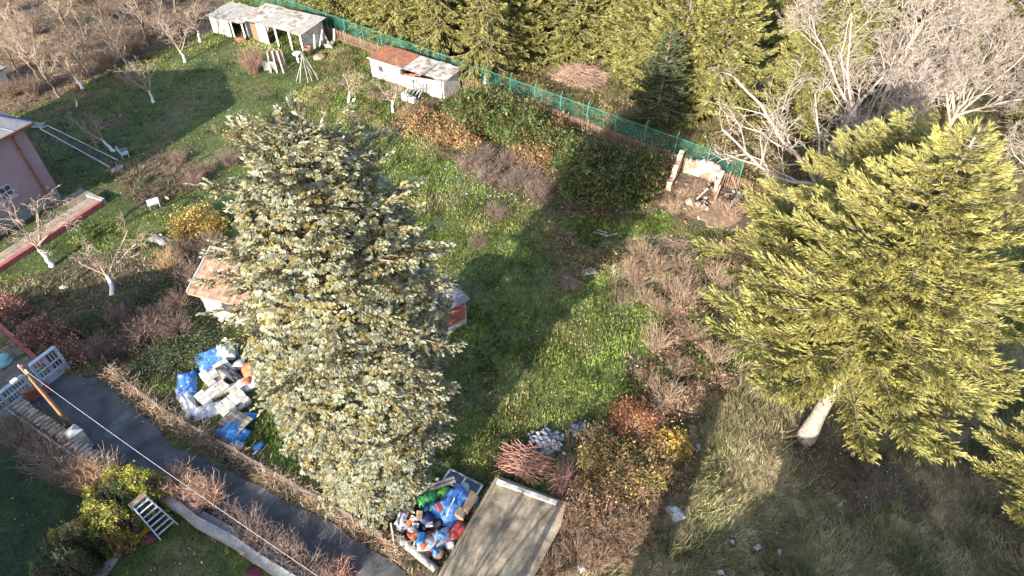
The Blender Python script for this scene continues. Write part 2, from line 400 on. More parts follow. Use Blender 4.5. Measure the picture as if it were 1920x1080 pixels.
def conifer(name, seed, h, prof, base, nb, sp, bl, bw, per, droop, up, tip, inner, barkmat, r0, l0=.3, fan=.7, slope=(-.05, .6), dead=0, bright=.25, hang=.0, leafy=1.0, lmin=.72, shell=0, env=None):
    """tapered trunk, limbs in spiral, side twigs, needle sprays along every twig"""
    rs = np.random.default_rng(seed)
    root = link(name, None)
    k = 10; tz = np.linspace(0, 1, k); wob = np.cumsum(rs.normal(0, .02, (k, 2)), 0) * h * .02; wob -= wob[:1]
    P = np.stack([wob[:, 0], wob[:, 1], tz * h], 1); rr = r0 * (1 - tz * .93); rr[0] *= 1.35
    Geo().tube(P, rr, 10).obj('trunk', barkmat, root, True)
    u = np.linspace(0, 1, nb) ** .95; z = base + (h * .985 - base) * u + rs.normal(0, .12, nb); z = np.clip(z, base * .8, h * .99)
    az = np.arange(nb) * 2.39996 + rs.normal(0, .35, nb)
    L = prof(z / h) * rs.uniform(lmin, 1.1, nb); L = np.maximum(L, .35)
    f = z / h; s0 = slope[0] + (slope[1] - slope[0]) * f ** 1.5 + rs.normal(0, .07, nb)
    dr = droop * rs.uniform(.7, 1.3, nb) * (1 - .6 * f); upt = up * rs.uniform(.7, 1.3, nb)
    lat = rs.normal(0, .10, nb)
    def pos(i, t):
        r = L[i] * t
        zz = z[i] + L[i] * (s0[i] * t - dr[i] * t ** 1.6 + upt[i] * t ** 3.5)
        a = az[i] + lat[i] * t * 1.2
        return np.stack([r * np.cos(a) + np.interp(z[i], P[:, 2], P[:, 0]), r * np.sin(a) + np.interp(z[i], P[:, 2], P[:, 1]), zz], -1)
    K = 7; ii = np.repeat(np.arange(nb)[:, None], K, 1); tt = np.broadcast_to(np.linspace(0, 1, K), (nb, K))
    PB = pos(ii, tt); RB = (.010 + .013 * L)[:, None] * (1 - .85 * tt)
    limb = Geo(); limb.add(*tubes(PB, RB, 4), None, (.5, .45, .4))
    # twigs
    m = np.maximum(3, (L / sp).astype(int)) * 2; i = np.repeat(np.arange(nb), m); n = len(i)
    t = rs.uniform(.12, 1, n) ** .8; side = rs.choice([-1, 1], n)
    p = pos(i, t); tan = nrm(pos(i, np.minimum(t + .04, 1.05)) - p)
    d = nrm(rotz_dir(tan, side * rs.uniform(.45, 1.15, n) * (1.1 - .55 * t)) + np.stack([np.zeros(n), np.zeros(n), rs.normal(-hang, .14, n)], -1))
    l = l0 * L[i] * (1.08 - .75 * t) * rs.uniform(.6, 1.2, n) + .15
    # leaders
    p = np.concatenate([p, pos(np.arange(nb), np.full(nb, .8))]); d = np.concatenate([d, nrm(pos(np.arange(nb), np.ones(nb)) - pos(np.arange(nb), np.full(nb, .85)))])
    l = np.concatenate([l, .25 * L + .2]); tl = np.concatenate([t, np.ones(nb)])
    q = np.stack([p, p + d * l[:, None] * .55 + np.array([0, 0, -.02]), p + d * l[:, None]], 1)
    bare = rs.random(len(p)) > leafy
    show = bare | (rs.random(len(p)) < .22)
    limb.add(*tubes(q[show], np.array([[.012, .008, .004]]) * np.ones((show.sum(), 1)), 3), None, (.55, .5, .45))
    limb.obj('branches', m_twig, root)
    p, d, l, tl = p[~bare], d[~bare], l[~bare], tl[~bare]
    # needle sprays
    mm = np.maximum(2, (l * per).astype(int)); j = np.repeat(np.arange(len(p)), mm); n = len(j)
    s = rs.uniform(0.02, 1, n); P0 = p[j] + d[j] * (l[j] * s)[:, None]
    sd = rs.choice([-1, 1], n) * rs.uniform(.1, 1, n) * fan * (1.15 - .6 * s)
    D = nrm(rotz_dir(d[j], sd) + np.stack([rs.normal(0, .15, n), rs.normal(0, .15, n), rs.normal(-hang * .6, .22, n)], -1))
    out = nrm(P0 * [1, 1, 0]); Nn = nrm(out * .75 + np.stack([rs.normal(0, .6, n), rs.normal(0, .6, n), rs.uniform(.3, 1.0, n)], -1))
    size = rs.uniform(.65, 1.25, n)
    V, Q = diamonds(P0, D, Nn, bl * size, bw * size * rs.uniform(.7, 1.2, n), rs.normal(0, .05, (n, 1)))
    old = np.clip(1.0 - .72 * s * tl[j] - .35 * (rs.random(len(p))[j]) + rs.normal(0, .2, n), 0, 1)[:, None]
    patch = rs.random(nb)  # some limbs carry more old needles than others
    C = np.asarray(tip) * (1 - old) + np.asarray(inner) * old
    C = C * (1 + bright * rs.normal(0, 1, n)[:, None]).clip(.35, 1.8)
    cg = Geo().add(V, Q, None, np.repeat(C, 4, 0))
    if shell:
        # outer tufts at the branch ends: fans of short sprays that hang outwards and down
        fz = rs.random(shell * 3); rad = env(fz); kp = rs.random(shell * 3) < (rad + .25) / (rad.max() + .25); fz = fz[kp][:shell]; n = len(fz)
        a = rs.uniform(0, 2 * math.pi, n); lum = vnoise(a * 3.0, fz * h, .8, seed) * .6 + vnoise(a * 3.0 + 50, fz * h, .3, seed + 1) * .4
        lum2 = vnoise(a * 2.2 + 9, fz * h * .7, 1.1, seed + 2); rr_ = env(fz) * (.58 + .34 * lum + .26 * lum2) - np.abs(rs.normal(0, .28, n)); zc = fz * h
        o = np.stack([np.cos(a), np.sin(a), np.zeros(n)], -1); c = o * rr_[:, None] + np.stack([np.interp(zc, P[:, 2], P[:, 0]), np.interp(zc, P[:, 2], P[:, 1]), zc - .12 * rr_], -1)
        B_ = 7; j = np.repeat(np.arange(n), B_); m_ = len(j); fa = np.tile(np.linspace(-1.25, 1.25, B_), n) + rs.normal(0, .2, m_)
        side = np.stack([-o[:, 1], o[:, 0], np.zeros(n)], -1)[j]
        dn = nrm(o[j] * np.cos(fa)[:, None] + side * np.sin(fa)[:, None] + Z3_ * (rs.uniform(-.75, .1, n)[j])[:, None])
        nn_ = nrm(o[j] * .7 + Z3_ * .8 + rs.normal(0, .3, (m_, 3))); sz = rs.uniform(.75, 1.25, n)[j]
        V, Q = diamonds(c[j] + dn * .03, dn, nn_, bl * 1.1 * sz, bw * 1.0 * sz, rs.normal(0, .05, (m_, 1)))
        mixo = np.clip(rs.normal(.38, .42, n), 0, 1)[j][:, None]; C = np.asarray(tip) * (1 - mixo) + np.asarray(inner) * mixo; C = C * np.where(rs.random(n) < .3, .5, 1.0)[j][:, None]
        cg.add(V, Q, None, np.repeat(C * (1 + bright * .8 * rs.normal(0, 1, (m_, 1))).clip(.4, 1.7), 4, 0))
    cg.obj('crown', NEEDLE, root)
    return root

def bare(name, seed, L0, r0, lv, lean=(0, 0), mat=None, twig=(1, 1, 1), tint_var=.2, S0=8, up0=.1, min_r=.006, bark=None):
    """leafless tree: trunk, then levels of limbs and twigs. lv: (n, ratio, ang0, ang1, tmin, up, wob, K, S)"""
    rs = np.random.default_rng(seed); root = link(name, None)
    K = 7; tt = np.linspace(0, 1, K)
    w = np.cumsum(rs.normal(0, .035, (K, 2)), 0) * L0; w -= w[0]
    P = np.stack([w[:, 0] + lean[0] * tt * L0, w[:, 1] + lean[1] * tt * L0, tt * L0], 1)[None]
    R = (r0 * (1 - .45 * tt)); R[0] *= 1.25; R = R[None]
    Geo().tube(P[0], R[0], S0).obj('trunk', bark or m_wash, root, True)
    g = Geo()
    for (n, ratio, a0, a1, tmin, up, wob, K, S) in lv:
        N = len(P); Kp = P.shape[1]; idx = np.repeat(np.arange(N), n); c = len(idx)
        t = rs.uniform(tmin, 1.0, c); t[::n] = 1.0
        x = t * (Kp - 1); k0 = np.minimum(x.astype(int), Kp - 2); fx = (x - k0)[:, None]
        p0 = P[idx, k0] * (1 - fx) + P[idx, k0 + 1] * fx; tan = nrm(P[idx, k0 + 1] - P[idx, k0])
        rad = R[idx, k0] * (1 - fx[:, 0]) + R[idx, k0 + 1] * fx[:, 0]
        ln = np.linalg.norm(P[idx, -1] - P[idx, 0], axis=1)
        ref = nrm(rs.normal(0, 1, (c, 3))); ax = nrm(np.cross(tan, ref)); an = rs.uniform(a0, a1, c)[:, None]
        d = nrm(tan * np.cos(an) + ax * np.sin(an) + np.array([0, 0, up]))
        L = ln * ratio * rs.uniform(.65, 1.25, c) * (1.15 - .45 * t)
        pts = [p0]; dd = d
        for s in range(K - 1):
            dd = nrm(dd + rs.normal(0, wob, (c, 3)) + np.array([0, 0, up * .35])); pts.append(pts[-1] + dd * (L / (K - 1))[:, None])
        P = np.stack(pts, 1); r = np.maximum(rad * rs.uniform(.5, .72, c), min_r)
        R = r[:, None] * (1 - .6 * np.linspace(0, 1, K))[None]
        R = np.maximum(R, min_r * .55)
        V, Q = tubes(P, R, S)
        C = np.asarray(twig) * (1.25 if len(P) < 60 else 1.0) * (1 + tint_var * rs.normal(0, 1, (c, 1))).clip(.5, 1.5)
        g.add(V, Q, None, np.repeat(C, K * S, 0))
    g.obj('branches', mat or m_twig, root)
    return root

def shrub(name, seed, rx, rz, nleaf, ll, cols, nstem=14, stemcol=(.55, .45, .38), clumps=34, lw=.6, part='foliage', gauss=.2, hollow=.35, low=0.0):
    """leafy bush: stems from one base, leaves in uneven clumps through its volume"""
    rs = np.random.default_rng(seed); root = link(name, None)
    th = rs.uniform(0, 2 * math.pi, clumps); ph = np.arccos(rs.uniform(low, 1, clumps)); rad = rs.uniform(hollow, 1, clumps) ** .6
    cc = np.stack([rx * rad * np.sin(ph) * np.cos(th), rx * rad * np.sin(ph) * np.sin(th), rz * (.12 + .88 * rad * np.cos(ph))], 1)
    b = np.zeros((clumps, 3)); b[:, :2] = cc[:, :2] * .12
    md = (b + cc) / 2 + rs.normal(0, .08, (clumps, 3)) * rx; q = np.stack([b, md, cc], 1)
    g = Geo(); g.add(*tubes(q, np.array([[.02, .014, .006]]) * np.ones((clumps, 1)) * max(.7, rx), 4), None, stemcol)
    n2 = clumps * 3; j = rs.integers(0, clumps, n2); e = cc[j] + rs.normal(0, gauss, (n2, 3)) * np.array([rx, rx, rz]) * 1.1
    e[:, 2] = np.maximum(e[:, 2], .02)
    g.add(*tubes(np.stack([md[j], (md[j] + e) / 2 + rs.normal(0, .05, (n2, 3)), e], 1), np.array([[.009, .007, .004]]) * np.ones((n2, 1)), 3), None, stemcol)
    g.obj('stems', m_twig, root)
    if nleaf:
        j = rs.integers(0, clumps, nleaf); w = .6 + .8 * rs.random(clumps)
        p = cc[j] + rs.normal(0, gauss, (nleaf, 3)) * np.array([rx, rx, rz]) * w[j][:, None]; p[:, 2] = np.abs(p[:, 2]) + .015
        d = nrm(rs.normal(0, 1, (nleaf, 3)) + np.array([0, 0, .1])); nn = nrm(rs.normal(0, .8, (nleaf, 3)) + np.array([0, 0, .9]))
        s = np.exp(rs.normal(-.15, .38, nleaf)); V, Q = diamonds(p, d, nn, ll * s, ll * lw * s * rs.uniform(.6, 1.2, nleaf))
        cols = np.asarray(cols, float); pick = (rs.integers(0, len(cols), clumps)[j] + (rs.random(nleaf) < .35) * rs.integers(0, len(cols), nleaf)) % len(cols)
        C = cols[pick] * (.7 + .6 * rs.random((clumps, 1)))[j] * (1 + .28 * rs.normal(0, 1, (nleaf, 1))).clip(.4, 1.7)
        Geo().add(V, Q, None, np.repeat(C, 4, 0)).obj(part, LEAF, root)
    return root

def twiggy(name, seed, r, h, n, col, spread=.9, arch=.0, rr=.010):
    """leafless shrub of many stems with side twigs"""
    rs = np.random.default_rng(seed); root = link(name, None); g = Geo()
    b = np.zeros((n, 3)); b[:, :2] = rs.normal(0, r * .16, (n, 2))
    a = rs.uniform(0, 2 * math.pi, n); rad = r * np.sqrt(rs.random(n)) * spread; hh = h * rs.uniform(.45, 1.05, n)
    e = np.stack([rad * np.cos(a), rad * np.sin(a), hh], 1)
    K = 5; t = np.linspace(0, 1, K)[None, :, None]
    P = b[:, None] * (1 - t) + e[:, None] * t; P[..., 2] += arch * np.sin(t[..., 0] * math.pi) * h
    P[:, 1:] += np.cumsum(rs.normal(0, .05 * r, (n, K - 1, 3)), 1)
    P[..., 2] = np.maximum(P[..., 2], .01); P[:, 0, 2] = 0
    C = np.asarray(col) * (1 + .22 * rs.normal(0, 1, (n, 1))).clip(.5, 1.6)
    V, Q = tubes(P, np.broadcast_to(rr * (1.3 - .8 * t[..., 0]), (n, K)), 4); g.add(V, Q, None, np.repeat(C, K * 4, 0))
    m = n * 4; j = rs.integers(0, n, m); k = rs.integers(1, K, m); p0 = P[j, k]; d = nrm(nrm(P[j, k] - P[j, k - 1]) + rs.normal(0, .6, (m, 3)))
    l = rs.uniform(.15, .45, (m, 1)) * h * .8; q = np.stack([p0, p0 + d * l * .5 + rs.normal(0, .03, (m, 3)), p0 + d * l + rs.normal(0, .06, (m, 3))], 1); q[..., 2] = np.maximum(q[..., 2], .01)
    V, Q = tubes(q, np.array([[.7, .5, .35]]) * rr * np.ones((m, 1)), 3); g.add(V, Q, None, np.repeat(C[j], 9, 0))
    g.obj('stems', m_twig, root)
    return root

rnd = random.Random(5)

# ------------------------------------------------------------------ the big conifers
GR_F = 'conifers behind the green fence'
SENV = lambda f: np.interp(f, [.03, .08, .2, .4, .6, .75, .85, .92, .97, 1.0], [1.7, 2.4, 2.95, 3.5, 3.8, 3.65, 3.1, 2.35, 1.55, .6])
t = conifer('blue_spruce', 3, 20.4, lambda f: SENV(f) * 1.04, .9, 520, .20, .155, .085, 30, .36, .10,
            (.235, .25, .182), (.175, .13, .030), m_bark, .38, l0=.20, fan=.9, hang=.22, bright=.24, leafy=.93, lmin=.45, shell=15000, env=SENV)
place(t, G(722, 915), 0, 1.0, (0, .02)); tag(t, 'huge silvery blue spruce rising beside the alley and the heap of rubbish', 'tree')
FIR = dict(prof=lambda f: 9.4 * (1 - np.clip(f, 0, 1)) ** .85 + .2)
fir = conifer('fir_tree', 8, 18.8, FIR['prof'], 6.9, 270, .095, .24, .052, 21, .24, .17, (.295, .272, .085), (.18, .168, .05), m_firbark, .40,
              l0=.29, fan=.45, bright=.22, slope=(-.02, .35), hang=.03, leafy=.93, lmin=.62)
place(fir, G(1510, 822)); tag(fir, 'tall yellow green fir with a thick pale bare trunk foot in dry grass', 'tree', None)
o = dup(fir, G(1720, 214, 15.8) * [1, 1, 0], 2.1, (1.05, 1.05, .84), 'yellow green fir with a narrow spire, close behind the thick trunked fir')
o = dup(fir, G(1925, 1035), 4.0, (.72, .72, .62), 'fir with dead bare twigs low on its side at the edge of the dry grass')
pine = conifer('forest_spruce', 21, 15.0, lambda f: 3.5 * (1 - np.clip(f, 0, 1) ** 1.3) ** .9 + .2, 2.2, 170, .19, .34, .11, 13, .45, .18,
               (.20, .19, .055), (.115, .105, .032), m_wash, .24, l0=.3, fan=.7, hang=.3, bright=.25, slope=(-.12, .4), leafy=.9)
FS = [(912, 158, .9, 'forest spruce with a long white trunk just behind the mesh fence'), (832, 118, .85, None), (757, 88, .95, None), (700, 62, .9, None), (640, 42, 1.0, None),
      (980, -10, 1.1, None), (1065, 20, 1.0, None), (1130, 48, .85, None), (1005, 30, 1.0, None), (965, 95, .8, None), (1160, 75, .8, None), (870, 70, .9, None), (600, 5, 1.0, None), (1040, 55, .85, None), (930, 60, .95, None), (1150, -30, 1.1, None), (735, 20, 1.0, None), (1010, 92, .8, None), (880, 30, 1.05, None), (790, 15, 1.0, None), (1100, 40, 1.0, None), (1190, 35, 1.1, None), (560, -30, 1.0, None)]
first = True
for (u, v, s, lab) in FS:
    lab = lab or 'green forest spruce with drooping branches in the wood behind the fence'
    gp = None if 'long white' in lab else 'spruces in the wood'
    if first: place(pine, G(u, v), rnd.uniform(0, 6), s); tag(pine, lab, 'tree', gp); first = False
    else:
        o = dup(pine, G(u, v), rnd.uniform(0, 6), s, lab); 
        if gp: o['group'] = gp
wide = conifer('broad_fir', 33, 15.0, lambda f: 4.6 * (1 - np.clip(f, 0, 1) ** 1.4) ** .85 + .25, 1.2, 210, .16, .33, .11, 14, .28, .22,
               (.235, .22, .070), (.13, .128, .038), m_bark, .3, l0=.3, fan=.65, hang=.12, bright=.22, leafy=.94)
place(wide, G(1330, 205), .4, 1.0); tag(wide, 'broad pale green fir overlooking the small shade darkened fir behind the fence', 'tree')
for i, (u, v, s) in enumerate([(660, 42, .9), (740, 68, .95), (820, 96, .9), (960, 120, .75), (1205, 150, .8), (1262, 188, .9)]):
    dup(wide, G(u, v), rnd.uniform(0, 6), s, 'full pale green fir crowding the far side of the mesh fence', 'firs crowding the mesh fence')
for i, (u, v, s) in enumerate([(1075, 112, .8), (1135, 98, .8), (1005, 108, .7), (1180, 132, .75)]):
    dup(wide, G(u, v), rnd.uniform(0, 6), s, 'pale green fir rising round the heap of cut branches in the wood', 'firs round the branch heap')
for i, (u, v, s) in enumerate([(1490, 240, .85), (1570, 130, .95), (1660, 40, 1.0), (1800, 90, .9), (1915, 30, 1.0), (1950, 250, .7), (1470, 80, 1.05), (1720, 160, .62)]):
    dup(wide, G(u, v), rnd.uniform(0, 6), s, 'yellowish green fir standing behind the big leafless trees', 'firs behind the leafless trees')
o = conifer('shade_dark_fir', 44, 8.4, lambda f: 2.5 * (1 - np.clip(f, 0, 1) ** 1.5) ** .8 + .2, .9, 120, .17, .28, .10, 15, .25, .12, (.060, .082, .034), (.040, .052, .022), m_bark, .2, l0=.3, hang=.1)  # greener needles, their colour darkened to carry the big spruce's cast shade
place(o, G(1228, 238), 0, 1.0); tag(o, 'small green fir coloured dark as if in shade just behind the mesh fence', 'tree')

# ------------------------------------------------------------------ big leafless trees on the right
LV = [(7, 1.85, .35, 1.1, .35, .10, .10, 7, 6), (8, .52, .35, .95, .12, .06, .14, 6, 5), (7, .5, .4, 1.0, .12, .04, .18, 5, 4), (6, .56, .4, 1.0, .1, .03, .22, 4, 3), (3, .55, .4, 1.0, .1, .0, .25, 3, 3)]
big = bare('walnut_tree', 12, 3.4, .19, LV, bark=m_firbark, min_r=.013, twig=(.66, .62, .58))
place(big, G(1600, 322), 3.0, 1.5); tag(big, 'large pale leafless tree with several upright limbs beside the ruined shed', 'tree')
dup(big, G(1765, 275), 2.2, 1.25, 'pale leafless tree with two thick limbs forking low, next to the spired fir')
dup(big, G(1690, 205), 5.0, 1.2, 'pale leafless tree standing between the two larger leafless ones')
dup(big, G(1840, 170), .8, 1.2, 'pale leafless tree behind the low forking one')
dup(big, G(1935, 395), 4.1, 1.0, 'grey leafless tree with curving limbs half hidden by the thick trunked fir')
LV2 = [(6, 1.9, .9, 1.45, .3, .02, .14, 8, 6), (8, .42, .4, 1.1, .15, .05, .2, 6, 4), (6, .5, .4, 1.0, .2, .03, .25, 4, 3), (5, .55, .4, 1.0, .2, .0, .25, 3, 3)]
low = bare('leafless_bush_tree', 17, 2.4, .16, LV2, bark=m_firbark, min_r=.013, twig=(.70, .65, .61))
place(low, G(1500, 385), 2.2, 2.1); tag(low, 'low leafless tree spreading long pale branches over the fence corner', 'tree')
dup(low, G(1620, 375), 2.5, 1.15, 'low tangled leafless tree at the foot of the tall leafless one')

# ------------------------------------------------------------------ bare hedgerow beyond the orchard
LVH = [(6, 1.35, .3, .8, .2, .2, .12, 6, 5), (7, .5, .35, .9, .2, .1, .18, 5, 4), (6, .5, .4, 1.0, .2, .05, .22, 4, 3), (5, .5, .4, 1.0, .2, .02, .25, 3, 3)]
hedge_a = bare('hedgerow_tree', 51, 3.0, .12, LVH, bark=m_bark, min_r=.013, twig=(.60, .51, .42))
hedge_b = bare('hedgerow_tree', 52, 2.4, .10, LVH, bark=m_bark, min_r=.013, twig=(.52, .44, .37), lean=(.15, .1))
HT = [(112, 182), (180, 157), (243, 131), (305, 88), (30, 130), (70, 95), (140, 75), (205, 55), (265, 30), (330, 25), (20, 55), (100, 20), (190, -5), (-40, 90), (360, -20), (300, -40), (50, -20), (-60, 20),
      (75, 150), (215, 105), (275, 75), (155, 118)]
for i, (u, v) in enumerate(HT):
    k = hedge_a if i % 2 == 0 else hedge_b; lab = 'brown leafless hedgerow tree beyond the orchard lawn'; gp = 'hedgerow trees beyond the orchard'
    if i < 2: place(k, G(u, v), rnd.uniform(0, 6), 1.1); tag(k, lab, 'tree', gp)
    else: dup(k, G(u, v), rnd.uniform(0, 6), rnd.uniform(.8, 1.35), lab, gp)

# ------------------------------------------------------------------ orchard trees with limewashed trunks
LVO = [(5, 2.2, .5, 1.1, .7, .10, .12, 6, 5), (6, .5, .4, 1.1, .2, .05, .22, 6, 4), (6, .5, .4, 1.1, .2, .03, .28, 4, 3), (5, .5, .4, 1.0, .2, .02, .25, 3, 3)]
orch = bare('orchard_tree', 61, 1.45, .13, LVO, min_r=.013, twig=(.66, .56, .49))
orch_b = bare('orchard_tree', 64, 1.3, .14, LVO, min_r=.013, twig=(.70, .59, .47), lean=(-.25, .15))
OT = [(orch_b, 157, 168, .2, 1.15, 'limewashed orchard tree leaning at the lawn edge by the red ball'),
      (orch, 347, 117, 2.0, 1.1, 'slim limewashed orchard tree by the brown vegetable bed'),
      (orch, 288, 192, 3.2, 1.0, 'fork trunked limewashed orchard tree alone in the shaded lawn'),
      (orch_b, 214, 284, 1.0, 1.05, 'limewashed orchard tree beside the white garden chair'),
      (orch, 377, 80, 4.2, 1.0, 'limewashed orchard tree next to the white shed wall'),
      (orch_b, 211, 553, 5.2, 1.15, 'stout limewashed orchard tree in the shaded tangle below the lawn'),
      (orch, 98, 500, .9, 1.3, 'limewashed orchard tree by the red edged terrace of the pink house'),
      (orch_b, 653, 194, 3.3, .95, 'limewashed orchard tree below the bean pole tripod'),
      (orch, 738, 212, 5.0, 1.0, 'forked limewashed orchard tree in front of the rusty roofed shed'),
      (orch_b, 144, 201, 4.4, .55, 'young limewashed sapling near the corner of the pink house')]
seen = set()
for (k, u, v, a, s, lab) in OT:
    if k.name not in seen: seen.add(k.name); place(k, G(u, v), a, s); tag(k, lab, 'tree')
    else: dup(k, G(u, v), a, s, lab)
o = twiggy('pruned_cherry', 70, 1.5, 2.6, 150, (.62, .40, .34), rr=.013); place(o, G(478, 138)); tag(o, 'dense red brown leafless bush tree in front of the long shed', 'tree')

# ------------------------------------------------------------------ built things
Z3 = np.array([0, 0, 1.0])
def unit2(p, q): return nrm(np.array([q[0] - p[0], q[1] - p[1], 0.0]))
def ang(d): return math.atan2(d[1], d[0])

def corrugated(name, O, ex, ey, nsheet, mats, parent, wave=.09, amp=.022, lift=0.0, seed=0):
    """roof of overlapping corrugated sheets; O corner, ex along the eave, ey up the slope"""
    rs = np.random.default_rng(seed); O, ex, ey = map(np.asarray, (O, ex, ey)); Le = np.linalg.norm(ex); n = nrm(np.cross(ex, ey)); w = Le / nsheet
    for i in range(nsheet):
        K = max(8, int(w / wave * 4)); s = np.linspace(-.03, w + .03, K); off = rs.uniform(-.08, .08); lf = (i % 2) * .014 + lift + rs.uniform(0, .02); sk = rs.uniform(-.02, .02)
        top = O + nrm(ex) * (i * w + s)[:, None] + n * (lf + amp * np.sin(s / wave * 2 * math.pi))[:, None] - nrm(ey) * off
        V = []
        for r in range(3): V.append(top + ey * (r / 2) + n * (.012 * rs.normal() if r == 1 else 0) + nrm(ex) * sk * r)
        V = np.concatenate(V); j = np.arange(K - 1)
        Q = np.concatenate([np.stack([r * K + j, r * K + j + 1, (r + 1) * K + j + 1, (r + 1) * K + j], 1) for r in range(2)])
        Geo().add(V, Q).obj(name, mats[i % len(mats)], parent, True)

def quad_wall(p, q, h0, h1, th, mat, name, parent, z0=-.05):
    """upright wall from p to q (ground points), top heights h0 and h1"""
    p = np.array([p[0], p[1], 0.0]); q = np.array([q[0], q[1], 0.0]); d = nrm(q - p); n = np.array([-d[1], d[0], 0]) * th / 2
    V = [p - n + Z3 * z0, p + n + Z3 * z0, p - n + Z3 * h0, p + n + Z3 * h0, q - n + Z3 * z0, q + n + Z3 * z0, q - n + Z3 * h1, q + n + Z3 * h1]
    return Geo().add(V, BOXQ).obj(name, mat, parent)

# ---- pink house -----------------------------------------------------------------
C0 = G(120, 372); bdir = unit2(G(0, 510), G(190, 385)); adir = np.array([bdir[1], -bdir[0], 0])
hs = thing('pink_house', 'tall pink rendered house with grey hipped roof, terrace and brown downpipe', 'house', (0, 0, 0))
def HP(a, b, z): return C0 + adir * a + bdir * b + Z3 * z      # a: outwards from the long wall, b: along it
def hbox(name, a0, a1, b0, b1, z0, z1, mat, par=hs):
    g = Geo(); g.box(HP((a0 + a1) / 2, (b0 + b1) / 2, (z0 + z1) / 2), (b1 - b0, a1 - a0, z1 - z0), ang(bdir)); return g.obj(name, mat, par)
EH = 6.5
hbox('plinth', -15, -.10, -13, -.06, -.05, 1.25, m_plinth)
hbox('wall', -15, 0, -13, 0, 1.25, EH, m_pink)
ov = .55
E = [HP(ov, ov, EH), HP(ov, -13 - ov, EH), HP(-15 - ov, -13 - ov, EH), HP(-15 - ov, ov, EH)]; rd = [HP(-6.0, -6.0, EH + 4.4), HP(-9.0, -7.0, EH + 4.4)]
lo = [e - Z3 * .16 for e in E]
g = Geo(); g.add(E + rd + lo, [(0, 4, 5, 1), (2, 5, 4, 3), (6, 0, 1, 7), (7, 1, 2, 8), (8, 2, 3, 9), (9, 3, 0, 6), (6, 7, 8, 9)], [(0, 3, 4), (1, 5, 2)])
rf = g.obj('roof', m_slate, hs)
g = Geo(); 
for p, q in ((E[0], rd[0]), (rd[0], rd[1]), (E[3], rd[0]), (E[1], rd[1])): g.beam(p + Z3 * .05, q + Z3 * .05, .24, .08)
g.obj('ridge_cap', m_navy, rf)
# standing seams on the visible slope
for k in range(1, 10):
    t = k / 10; p = E[0] * (1 - t) + E[1] * t; q = rd[0] * (1 - t) + rd[1] * t
    Geo().beam(p + Z3 * .02, q + Z3 * .02, .05, .06).obj('seam', m_slate, rf)
g = Geo(); g.beam(HP(ov + .08, ov + .05, EH - .05), HP(ov + .08, -13.5, EH - .05), .16, .14); gt = g.obj('gutter', m_copper, hs)
g = Geo(); g.tube([HP(ov, -1.0, EH - .12), HP(.12, -1.0, EH - .55), HP(.12, -1.0, 1.3), HP(.12, -1.0, .15)], .065, 8); g.obj('downpipe', m_copper, hs)
for z in (1.8, 3.4, 5.0):
    Geo().box(HP(.10, -1.0, z), (.2, .2, .05), ang(bdir)).obj('pipe_bracket', m_copper, hs)
def house_window(bc, zc, w, h):
    wn_ = Geo().box(HP(.015, bc, zc), (w, .06, h), ang(bdir)).obj('window', m_bluewhite, hs)
    for i in (-1, 1):
        for j in (-1, 1):
            Geo().box(HP(.05, bc + i * w * .235, zc + j * h * .235), (w * .38, .03, h * .36), ang(bdir)).obj('pane', m_glass, wn_)
    Geo().box(HP(.10, bc, zc - h / 2 - .05), (w + .2, .24, .06), ang(bdir)).obj('sill', m_bluewhite, wn_)
house_window(-3.3, 2.75, .95, .95); house_window(-6.2, .62, 1.1, .7); house_window(-8.0, 4.6, 1.0, 1.1)
lampo = Geo().box(HP(.09, -4.75, 1.9), (.35, .18, .22), ang(bdir)).obj('lamp_box', m_whitep, hs)
# terrace along the wall: pavers between the wall foot and a red kerb
tr = struct(link('terrace', None))
p0, p1 = G(-60, 548), G(192, 384); tw = 1.25
td = unit2(p0, p1); tn = np.array([-td[1], td[0], 0]); TL = np.linalg.norm((p1 - p0)[:2])
Geo().box((p0 + p1) / 2 + tn * (tw / 2) + Z3 * .17, (TL, tw, .36), ang(td)).obj('terrace_base', m_conc, tr)
nk = int(TL / .62)
for i in range(nk):
    c = p0 + td * (i + .5) * TL / nk
    for r in range(2):
        Geo().box(c + tn * (.30 + r * .52) + Z3 * (.362 + rnd.uniform(-.006, .006)), (TL / nk - .025, .495, .05), ang(td), C=np.ones(3) * rnd.uniform(1.15, 1.4)).obj('paver', m_paver, tr)
Geo().box((p0 + p1) / 2 - tn * .10 + Z3 * .21, (TL + .1, .30, .46), ang(td)).obj('red_kerb', m_redkerb, tr)
Geo().box(p1 + tn * (tw / 2) + td * .12 + Z3 * .25, (.28, tw + .5, .55), ang(td)).obj('end_wall', m_conc, tr)
# dark yard steps between wall and terrace end
yard = struct(link('yard', None))
for i in range(6):
    for k in range(3):
        Geo().box(HP(.35 + k * .52, -.3 + i * .50 - 1.0, .02 + rnd.uniform(0, .01)), (.48, .50, .05), ang(bdir), C=np.ones(3) * rnd.uniform(.7, 1.1)).obj('slab', m_paver, yard)
